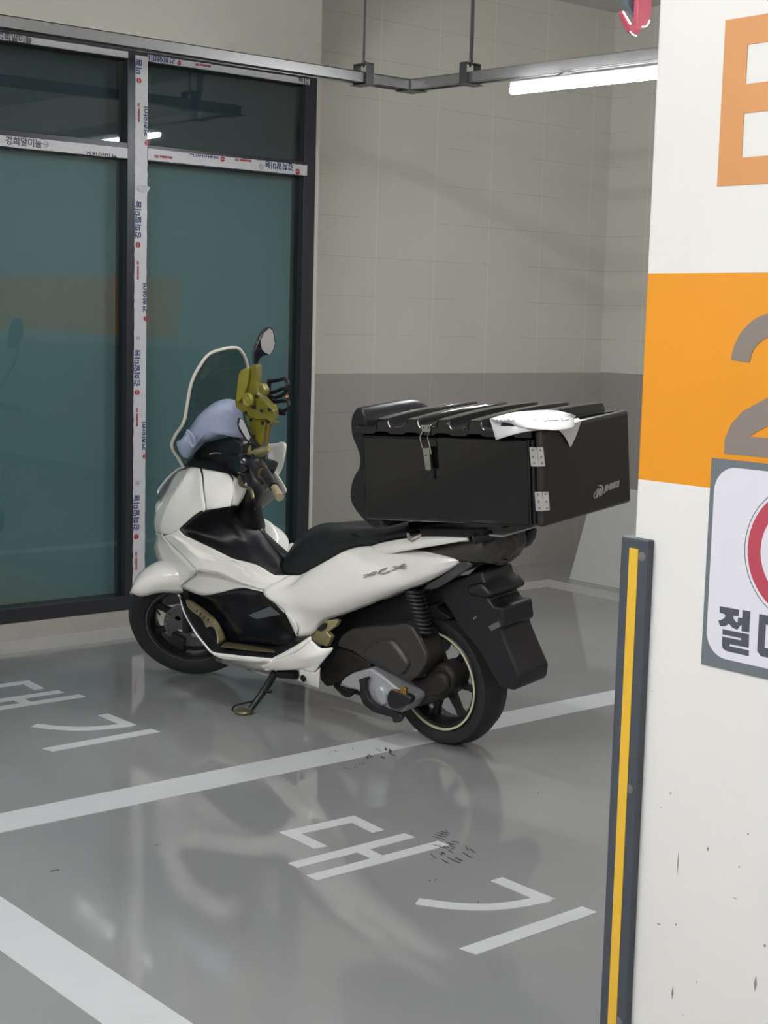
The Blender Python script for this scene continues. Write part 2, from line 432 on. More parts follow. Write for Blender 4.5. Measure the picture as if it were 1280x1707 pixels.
# ------------------------------------------------------------------ window
win = empty('window_1', (0, 0, 0)); win['kind'] = 'structure'
fr = MB()
fr.box((WX0, YW - .006, WZ0), (WX1, YW + .14, .138)); fr.box((WX0, YW - .006, 2.478), (WX1, YW + .14, WZ1))
fr.box((4.463, YW - .006, .138), (WX1, YW + .14, 2.478)); fr.box((WX0, YW - .006, .138), (WX0 + .07, YW + .14, 2.478))
MULL = [3.508 - .955 * 2, 3.508 - .955, 3.508]
for x in MULL: fr.box((x, YW - .006, .138), (x + .1, YW + .14, 2.478))
fr.box((WX0 + .07, YW - .004, 2.058), (4.463, YW + .139, 2.128))
fr.build('window_frame', M_frame, win, bevel=0.002)
M_glass = glass_mat('window_glass', (.84, .92, .91), 1.6)
M_lowfilm = mat('teal_panel', rgb(100, 124, 130), 0.6, var=0.05, scale=2)
M_upfilm = mat('dark_navy_panel', rgb(40, 54, 64), 0.6, var=0.08, scale=2)
xs = [(WX0 + .07, MULL[0])] + [(MULL[i] + .1, MULL[i + 1]) for i in range(2)] + [(3.608, 4.463)]
for a, b in xs:
    MB().box((a, YW + .03, .138), (b, YW + .036, 2.058)).build('pane', M_glass, win)
    MB().hexa([(a, YW + .03, 2.128), (b, YW + .03, 2.128), (b, YW + .036, 2.128), (a, YW + .036, 2.128), (a, YW + .0270, 2.478), (b, YW + .0270, 2.478), (b, YW + .0330, 2.478), (a, YW + .0330, 2.478)]).build('pane', M_glass, win)
    MB().box((a + .004, YW + .085, .14), (b - .004, YW + .1, 2.056)).build('backing_panel', M_lowfilm, win)
    MB().box((a + .004, YW + .085, 2.13), (b - .004, YW + .1, 2.476)).build('backing_panel', M_upfilm, win)
# white protective film left on the frame, printed with the maker's name
yf = YW - .0075
def film(x0, x1, z0, z1):
    b = MB(); n = max(2, int(max(x1 - x0, z1 - z0) / .02)); vert = (z1 - z0) > (x1 - x0); L_, R_ = [], []
    for i in range(n + 1):
        t = i / n; e1 = rnd.uniform(-.0012, .0012); e2 = rnd.uniform(-.0012, .0012)
        if vert: z = z0 + (z1 - z0) * t; L_.append((x0 + e1, z)); R_.append((x1 + e2, z))
        else: x = x0 + (x1 - x0) * t; L_.append((x, z0 + e1)); R_.append((x, z1 + e2))
    b.prism([(x, yf, z) for x, z in L_ + R_[::-1]], (0, .0012, 0))
    return b.build('protective_film', M_film, win)
f_t1 = film(3.61, 4.481, 2.063, 2.112); f_t0 = film(2.655, 3.508, 2.060, 2.104)
f_h1 = film(3.606, 4.487, 2.482, 2.509); f_h0 = film(2.655, 3.508, 2.482, 2.509)
f_m = film(3.545, 3.607, .14, 2.50)
MB().prism([(3.548, yf, 1.945), (3.585, yf - .012, 1.955), (3.614, yf - .014, 1.945), (3.606, yf - .01, 1.925), (3.575, yf, 1.918)], (0, .001, 0)).build('film_flap', M_film, f_m)
# lettering on the film: place(x, z, angle about the wall normal, mirrored up-side-down)
def print_on(parent, txt, x, z, size, m, ang=0.0, clip=None):
    mw = Matrix.Translation((x, yf - .0008, z)) @ Matrix.Rotation(R(90), 4, 'X') @ Matrix.Rotation(R(ang), 4, 'Z')
    xs_ = [v.co.x for v in parent.data.vertices]; zs_ = [v.co.z for v in parent.data.vertices]
    return clip_mesh(text_mesh(txt, size, m, 'printed_text', parent, mw, off=0.001), min(xs_) + .002, max(xs_) - .002, min(zs_) + .002, max(zs_) - .002)
def tulip(parent, x, z, s, ang):
    mw = Matrix.Translation((x, yf - .0008, z)) @ Matrix.Rotation(R(90), 4, 'X') @ Matrix.Rotation(R(ang), 4, 'Z') @ Matrix.Scale(s, 4)
    a = [(-.05, -.5), (-.05, .5), (-.35, .35), (-.5, 0), (-.35, -.35)]
    shape2d([a, [(-q[0], q[1]) for q in a]], M_redink, 'printed_mark', parent, mw)
def ring(parent, x, z, r):
    mw = Matrix.Translation((x, yf - .0008, z)) @ Matrix.Rotation(R(90), 4, 'X')
    shape2d([circ(0, 0, r, 20), circ(0, 0, r * .82, 20)], M_greyink, 'printed_mark', parent, mw)
    shape2d([[(-r * .7, -r * .15), (r * .7, -r * .15), (r * .7, r * .15), (-r * .7, r * .15)]], M_greyink, 'printed_mark', parent, mw)
NAME_ = '경희알미늄'
print_on(f_t0, NAME_, 2.935, 2.072, .036, M_greyink); ring(f_t0, 3.118, 2.085, .012); print_on(f_t0, NAME_, 3.30, 2.046, .034, M_greyink)
print_on(f_h0, NAME_, 2.90, 2.484, .034, M_greyink)
print_on(f_t1, NAME_, 4.40, 2.108, .036, M_navy, 180); tulip(f_t1, 4.425, 2.078, .028, 90); ring(f_t1, 4.215, 2.083, .012)
print_on(f_t1, NAME_, 3.985, 2.128, .036, M_navy, 180); tulip(f_t1, 4.0, 2.10, .026, 90); print_on(f_t1, 'aluminium 101', 3.735, 2.087, .016, M_redink, 180); print_on(f_t1, 'aluminium 101', 4.16, 2.108, .016, M_redink, 180)
print_on(f_h1, NAME_, 3.745, 2.514, .034, M_navy, 180); tulip(f_h1, 3.765, 2.495, .022, 90); print_on(f_h1, 'aluminium 101', 3.93, 2.503, .014, M_redink, 180); print_on(f_h1, '미늄', 4.48, 2.513, .034, M_greyink, 180)
for z in (1.72, 1.115 - .04, .52 - .09):
    print_on(f_m, NAME_, 3.574, z, .036, M_navy, 90); tulip(f_m, 3.562, z - .025, .026, 0); ring(f_m, 3.566, z + .215, .010)
    print_on(f_m, 'aluminium 101', 3.566, z - .145 - .03, .014, M_redink, 90)
for z in (2.16, 1.40, .79):
    print_on(f_m, '경희알미', 3.618, z, .036, M_navy, 90); tulip(f_m, 3.604, z - .025, .024, 0)
print_on(f_m, '미늄', 3.572, 2.42, .036, M_navy, 90); tulip(f_m, 3.562, 2.395, .026, 0); print_on(f_m, 'aluminium 101', 3.566, 2.22, .014, M_redink, 90)

# ------------------------------------------------------------------ pillar with painted letters, sign and guard
PX, PY = 2.222, 1.8925
pil = struct(MB().box((PX, 1.19, 0), (PX + .70, PY, H)).build('wall_pillar', M_pillar, bevel=.006))
# plane of the pillar face: local (a, b) -> world (PX, PY - a, b): a runs towards the camera
def face(d): return Matrix(((0, 0, 1, PX - d), (-1, 0, 0, PY), (0, 1, 0, 0), (0, 0, 0, 1)))
def Ya(y): return PY - y
e0 = Ya(1.740)
shape2d([[(e0, 1.647), (e0 + .22, 1.647), (e0 + .22, 1.694), (e0 + .050, 1.694), (e0 + .050, 1.769), (e0 + .205, 1.769), (e0 + .205, 1.818), (e0 + .050, 1.818), (e0 + .050, 1.884), (e0 + .22, 1.884), (e0 + .22, 1.931), (e0, 1.931)]], M_orange, 'painted_letter', pil, face(.001), .0004)
def numeral2():
    c = (Ya(1.600), 1.338); ro, ri = .090, .050
    out = [(c[0] + ro * math.cos(R(a)), c[1] + ro * math.sin(R(a))) for a in range(176, -46, -8)]
    inn = [(c[0] + ri * math.cos(R(a)), c[1] + ri * math.sin(R(a))) for a in range(-40, 177, 8)]
    L0 = Ya(1.694)
    return [out + [(L0 + .118, 1.248), (L0 + .070, 1.224), (L0 + .052, 1.213), (L0 + .185, 1.213), (L0 + .185, 1.179), (L0, 1.179), (L0, 1.205), (L0 + .012, 1.232), (L0 + .035, 1.256), (L0 + .085, 1.282)] + inn]
shape2d(numeral2(), M_taupe, 'painted_numeral', pil, face(.001), .0004)
# small scuffs on the pillar paint
sp = MB()
for a, b, w, h in [(0.1173, 0.5352, 2, 9), (0.0949, 0.5015, 2, 4), (0.2951, 0.506, 3, 5), (0.2799, 0.4403, 1.5, 9), (0.1425, 0.4053, 1.5, 60), (0.1456, 0.2883, 3, 8), (0.1454, 0.1537, 3, 34), (0.3288, 0.2376, 4, 40), (0.1996, 0.1945, 2, 6), (0.2746, 0.3803, 9, 2), (0.0626, 0.7191, 2, 2), (0.2092, 0.4535, 3, 12), (0.3442, 0.3146, 4, 9), (0.1747, 0.1207, 3, 2), (0.1044, 0.276, 8, 4)]:
    k = .00078
    sp.prism([(PX - .0006, PY - (a - w * k), b), (PX - .0006, PY - a, b - h * k * .5), (PX - .0006, PY - (a + w * k), b), (PX - .0006, PY - (a + w * k * .2), b + h * k * .5)], (-.0002, 0, 0))
sp.build('paint_scuff', mat('grey_scuff', rgb(150, 146, 138), 0.6), pil)

sign = tag(MB().box((PX - .004, 1.31, .793), (PX, 1.7185, 1.169)).build('parking_sign', M_signgrey), 'grey bordered white no parking sign with red ring on the pillar', 'sign')
def rrect(x0, x1, z0, z1, r):
    p = []
    for cx_, cz_, a in ((x1 - r, z1 - r, 0), (x0 + r, z1 - r, 90), (x0 + r, z0 + r, 180), (x1 - r, z0 + r, 270)):
        p += [(cx_ + r * math.cos(R(a + t)), cz_ + r * math.sin(R(a + t))) for t in range(0, 91, 10)]
    return p
shape2d([rrect(Ya(1.7085), Ya(1.322), .812, 1.156, .045)], M_signwhite, 'sign_face', sign, face(.0046), .0004)
rc = (Ya(1.629) + .113, 1.020)
shape2d([circ(*rc, .120, 48), circ(*rc, .1185, 48)], M_signgrey, 'ring_outline', sign, face(.0052), .0003)
shape2d([circ(*rc, .113, 48), circ(*rc, .086, 48)], M_signred, 'red_ring', sign, face(.0052), .0003)
shape2d([[(rc[0] - .078, rc[1] + .052), (rc[0] - .058, rc[1] + .074), (rc[0] + .078, rc[1] - .052), (rc[0] + .058, rc[1] - .074)]], M_signred, 'red_bar', sign, face(.0056), .0003)
shape2d([[(0.2102, 0.9057), (0.2526, 0.906), (0.2525, 0.8942), (0.2405, 0.893), (0.2419, 0.8881), (0.246, 0.8839), (0.2511, 0.8817), (0.2513, 0.892), (0.2604, 0.8922), (0.2598, 0.9066), (0.2767, 0.9069), (0.2769, 0.8691), (0.2603, 0.8687), (0.2599, 0.8803), (0.2556, 0.8764), (0.2512, 0.8694), (0.2403, 0.8716), (0.2324, 0.8776), (0.2271, 0.8731), (0.2181, 0.87), (0.2135, 0.87), (0.2085, 0.8795), (0.2147, 0.8812), (0.2211, 0.8852), (0.2237, 0.8899), (0.2212, 0.8933), (0.211, 0.8936)], [(0.2192, 0.8653), (0.2769, 0.8658), (0.2775, 0.8417), (0.2361, 0.841), (0.2361, 0.8372), (0.2782, 0.8373), (0.2785, 0.8268), (0.2328, 0.8273), (0.2248, 0.8291), (0.2213, 0.8323), (0.2195, 0.8386), (0.2191, 0.8518), (0.2605, 0.8522), (0.2606, 0.8559), (0.2193, 0.8558)], [(0.2958, 0.9054), (0.3408, 0.9054), (0.3408, 0.8894), (0.3108, 0.8894), (0.3108, 0.8477), (0.3408, 0.8477), (0.3408, 0.8317), (0.3038, 0.8317), (0.2958, 0.8397)], [(0.3478, 0.9114), (0.3618, 0.9114), (0.3618, 0.8774), (0.3698, 0.8774), (0.3698, 0.9114), (0.38380000000000003, 0.9114), (0.38380000000000003, 0.8257), (0.3698, 0.8257), (0.3698, 0.8634), (0.3618, 0.8634), (0.3618, 0.8257), (0.3478, 0.8257)]], M_signdark, 'sign_lettering', sign, face(.0052), .0003)
# rubber corner guard
cg = empty('corner_guard', (PX, PY, 0)); tag(cg, 'black rubber corner guard with yellow stripe on the pillar edge', 'corner guard')
gp = MB().prism([(-.018, -.050, 0), (0, -.050, 0), (0, 0, 0), (.075, 0, 0), (.075, .020, 0), (-.010, .022, 0), (-.018, .014, 0)], (0, 0, 1.005))
gp.build('rubber_body', M_rubber, cg, bevel=.003)
MB().box((-.0195, -.0275, .02), (-.0165, -.006, .986)).build('reflective_stripe', M_yellow, cg)
for z in (.973, .525, .06):
    MB().lathe([(.0, -.002), (.007, -.002), (.009, .0005), (0, .0015)], (-.0185, -.037 + (.004 if z < .9 else 0), z), (-1, 0, 0), (0, 1, 0), 16, False).build('screw', M_steel, cg, smooth=30)

# leaning board
bd = empty('leaning_board', (6.225, 5.755, 0)); tag(bd, 'pale grey board standing at a slant on the floor near the far corner', 'board')
tl = math.atan(.346)
bm_ = Matrix.Rotation(tl, 4, 'Y')
MB().box((0, -1.15, 0), (.018, 0, .545)).xf(bm_).build('board', M_board, bd, bevel=.002)
for y in (-.15, -1.0):
    MB().hexa([(.19, y, 0), (.215, y, 0), (.215, y + .03, 0), (.19, y + .03, 0), (.155, y, .42), (.18, y, .42), (.18, y + .03, .42), (.155, y + .03, .42)]).build('prop', M_board, bd)

# ------------------------------------------------------------------ cable tray, hangers, lamp
TZ = 2.40
tr = empty('cable_tray', (4.519, 5.245, TZ)); tag(tr, 'galvanised steel cable raceway turning a corner, hung from the ceiling on rods', 'cable tray')
def channel(b, p, q, w=.06, h=.046, t=.003):
    p = Vector(p); q = Vector(q); d = (q - p).normalized(); n = Vector((-d.y, d.x, 0)) * (w / 2); z = Vector((0, 0, h))
    def bar(o1, o2, z0, z1):
        b.hexa([p + o1 + z0, q + o1 + z0, q + o2 + z0, p + o2 + z0, p + o1 + z1, q + o1 + z1, q + o2 + z1, p + o2 + z1])
    u = n.normalized() * t; zt = Vector((0, 0, t))
    bar(-n, -n + u, Vector((0, 0, 0)), z); bar(n - u, n, Vector((0, 0, 0)), z); bar(-n, n, z - zt, z); bar(-n, -n + u * 5, Vector((0, 0, 0)), zt); bar(n - u * 5, n, Vector((0, 0, 0)), zt)
channel(b := MB(), (-8.0, 0.03, 0), (.03, 0.03, 0)); b.build('channel', M_steel, tr)
channel(b := MB(), (.03, .06, 0), (.20, -2.3, 0)); b.build('channel', M_steel, tr)
b = MB().box((-.02, -.03, -.004), (.08, .07, 0)).box((-.003, -.002, 0), (.0, .018, .047)).box((.001, -.003, 0), (.02, 0, .047)); b.build('corner_plate', M_dsteel, tr, bevel=.001)
def hanger(c, along):
    b = MB(); c = Vector(c); s = Vector(along); n = Vector((-s.y, s.x, 0))
    def bar(a0, a1, n0, n1, z0, z1):
        P = [c + s * i + n * j + Vector((0, 0, z0)) for i, j in ((a0, n0), (a1, n0), (a1, n1), (a0, n1))]
        b.hexa(P + [p + Vector((0, 0, z1 - z0)) for p in P])
    bar(-.02, .02, -.045, -.042, -.004, .085); bar(-.02, .02, .042, .045, -.004, .085); bar(-.02, .02, -.045, .045, .082, .085); bar(-.03, .03, -.055, .055, -.006, -.003)
    b.tube([c + Vector((0, 0, .07)), c + Vector((0, 0, H - TZ))], .005, 8, 0)
    b.lathe([(.0, 0), (.010, 0), (.010, .012), (0, .012)], c + Vector((0, 0, .085)), (0, 0, 1), (1, 0, 0), 6, False)
    return b
hanger((-.235, .03, 0), (1, 0, 0)).build('hanger', M_dsteel, tr)
h2 = hanger((.054, -.33, 0), (.075, -.997, 0)); h2.tube([(.058, -.33, .10), (.064, -.326, .14), (.066, -.322, .4), (.066, -.322, H - TZ)], .006, 8, 4); h2.tube([(.056, -.342, .09), (.05, -.338, .12), (.052, -.336, .2), (.056, -.334, H - TZ)], .0035, 6, 4)
h2.build('hanger', M_dsteel, tr)
hanger((-2.2, .03, 0), (1, 0, 0)).build('hanger', M_dsteel, tr)

def emit_mat(name, col, s):
    m = bpy.data.materials.new(name); m.use_nodes = True; b = m.node_tree.nodes['Principled BSDF']
    nz = m.node_tree.nodes.new('ShaderNodeTexNoise'); nz.inputs['Scale'].default_value = 2
    b.inputs['Base Color'].default_value = (.9, .9, .9, 1); b.inputs['Emission Color'].default_value = (*col, 1); b.inputs['Emission Strength'].default_value = s
    return m
M_tube = emit_mat('lamp_diffuser', (.97, .985, 1.0), LAMP_RADIANCE)
M_lampbody = mat('white_lamp_body', rgb(225, 226, 228), 0.4)
LABELS = ['lit linear tube lamp under the cable tray beside the pillar'] + ['unseen linear tube lamp added overhead to brighten the garage'] * 10
for i, (x, y, z, ln_, rot) in enumerate(LAMPS):
    lp = empty('linear_lamp', (x, y, z)); lp.rotation_euler = (0, 0, R(rot ))
    tag(lp, LABELS[i], 'lamp', 'linear lamps of the garage')
    prof = [(.017 * math.cos(R(a)), .017 * math.sin(R(a)) - .024) for a in range(145, 396, 12)]
    MB().prism([(-ln_ / 2, p[0], p[1]) for p in prof], (ln_, 0, 0)).build('diffuser', M_tube, lp)
    MB().box((-ln_ / 2 - .004, -.013, -.016), (ln_ / 2 + .004, .013, .010)).build('lamp_housing', M_lampbody, lp, bevel=.003)
    if i == 0:
        for s_ in (-1, 1): MB().hexa([(s_ * .3 - .01, -.012, .008), (s_ * .3 + .01, -.012, .008), (s_ * .3 + .01, .012, .008), (s_ * .3 - .01, .012, .008), (s_ * .3 - .01, -.085, .035), (s_ * .3 + .01, -.085, .035), (s_ * .3 + .01, -.045, .035), (s_ * .3 - .01, -.045, .035)]).build('lamp_bracket', M_steel, lp)
    else:
        for s_ in (-1, 1): MB().tube([(s_ * ln_ / 3, 0, .01), (s_ * ln_ / 3, 0, H - z)], .004, 6, 0).build('suspension_rod', M_dsteel, lp)

# red fire point sign projecting from the hidden face of the pillar
fs = empty('fire_sign', (2.235, PY, 2.02)); tag(fs, 'red translucent projecting sign whose lower tip hangs beside the pillar top', 'sign')
M_redacr = mat('red_acrylic', rgb(214, 96, 118), 0.25, var=0.03, trans=0.15)
M_greyacr = mat('grey_acrylic', rgb(120, 140, 150), 0.2, var=0.03)
M_glow = emit_mat('glowing_edge', (1, 1, 1), 2.2)
MB().prism([(0.0535, 0.1075, 0.0211), (0.092, 0.1075, 0.0271), (0.0942, 0.1075, -0.0244), (0.09, 0.1075, -0.0354), (0.0827, 0.1075, -0.0468), (0.0645, 0.1075, -0.0659), (0.0553, 0.1075, -0.0733), (0.0456, 0.1075, -0.0726), (0.0357, 0.1075, -0.0688), (0.0115, 0.1075, -0.0414), (0.0111, 0.1075, -0.0353), (0.0364, 0.1075, -0.0563), (0.054, 0.1075, -0.0549)], (0, .012, 0)).build('red_panel', M_redacr, fs, bevel=.002)
MB().prism([(0.0354, 0.1275, -0.0096), (0.0051, 0.1275, 0.0165), (0.078, 0.1275, 0.0278), (0.0794, 0.1275, -0.0375), (0.0761, 0.1275, -0.0379)], (0, .01, 0)).build('grey_panel', M_greyacr, fs, bevel=.001)
MB().tube([(0.0075, 0.1035, -0.0379), (0.0303, 0.1035, -0.0577)], .0016, 6, 0).tube([(0.0297, 0.1035, -0.0716), (0.0396, 0.1035, -0.0759), (0.0485, 0.1035, -0.0763)], .0012, 6, 3).tube([(0.0625, 0.1035, -0.0584), (0.0761, 0.1035, -0.0545), (0.0834, 0.1035, -0.0431)], .0012, 6, 3).build('lit_edge', M_glow, fs)
MB().box([0.0, 0.0, 0.2], [0.04, 0.12, 0.24]).build('mounting_arm', M_greyacr, fs)

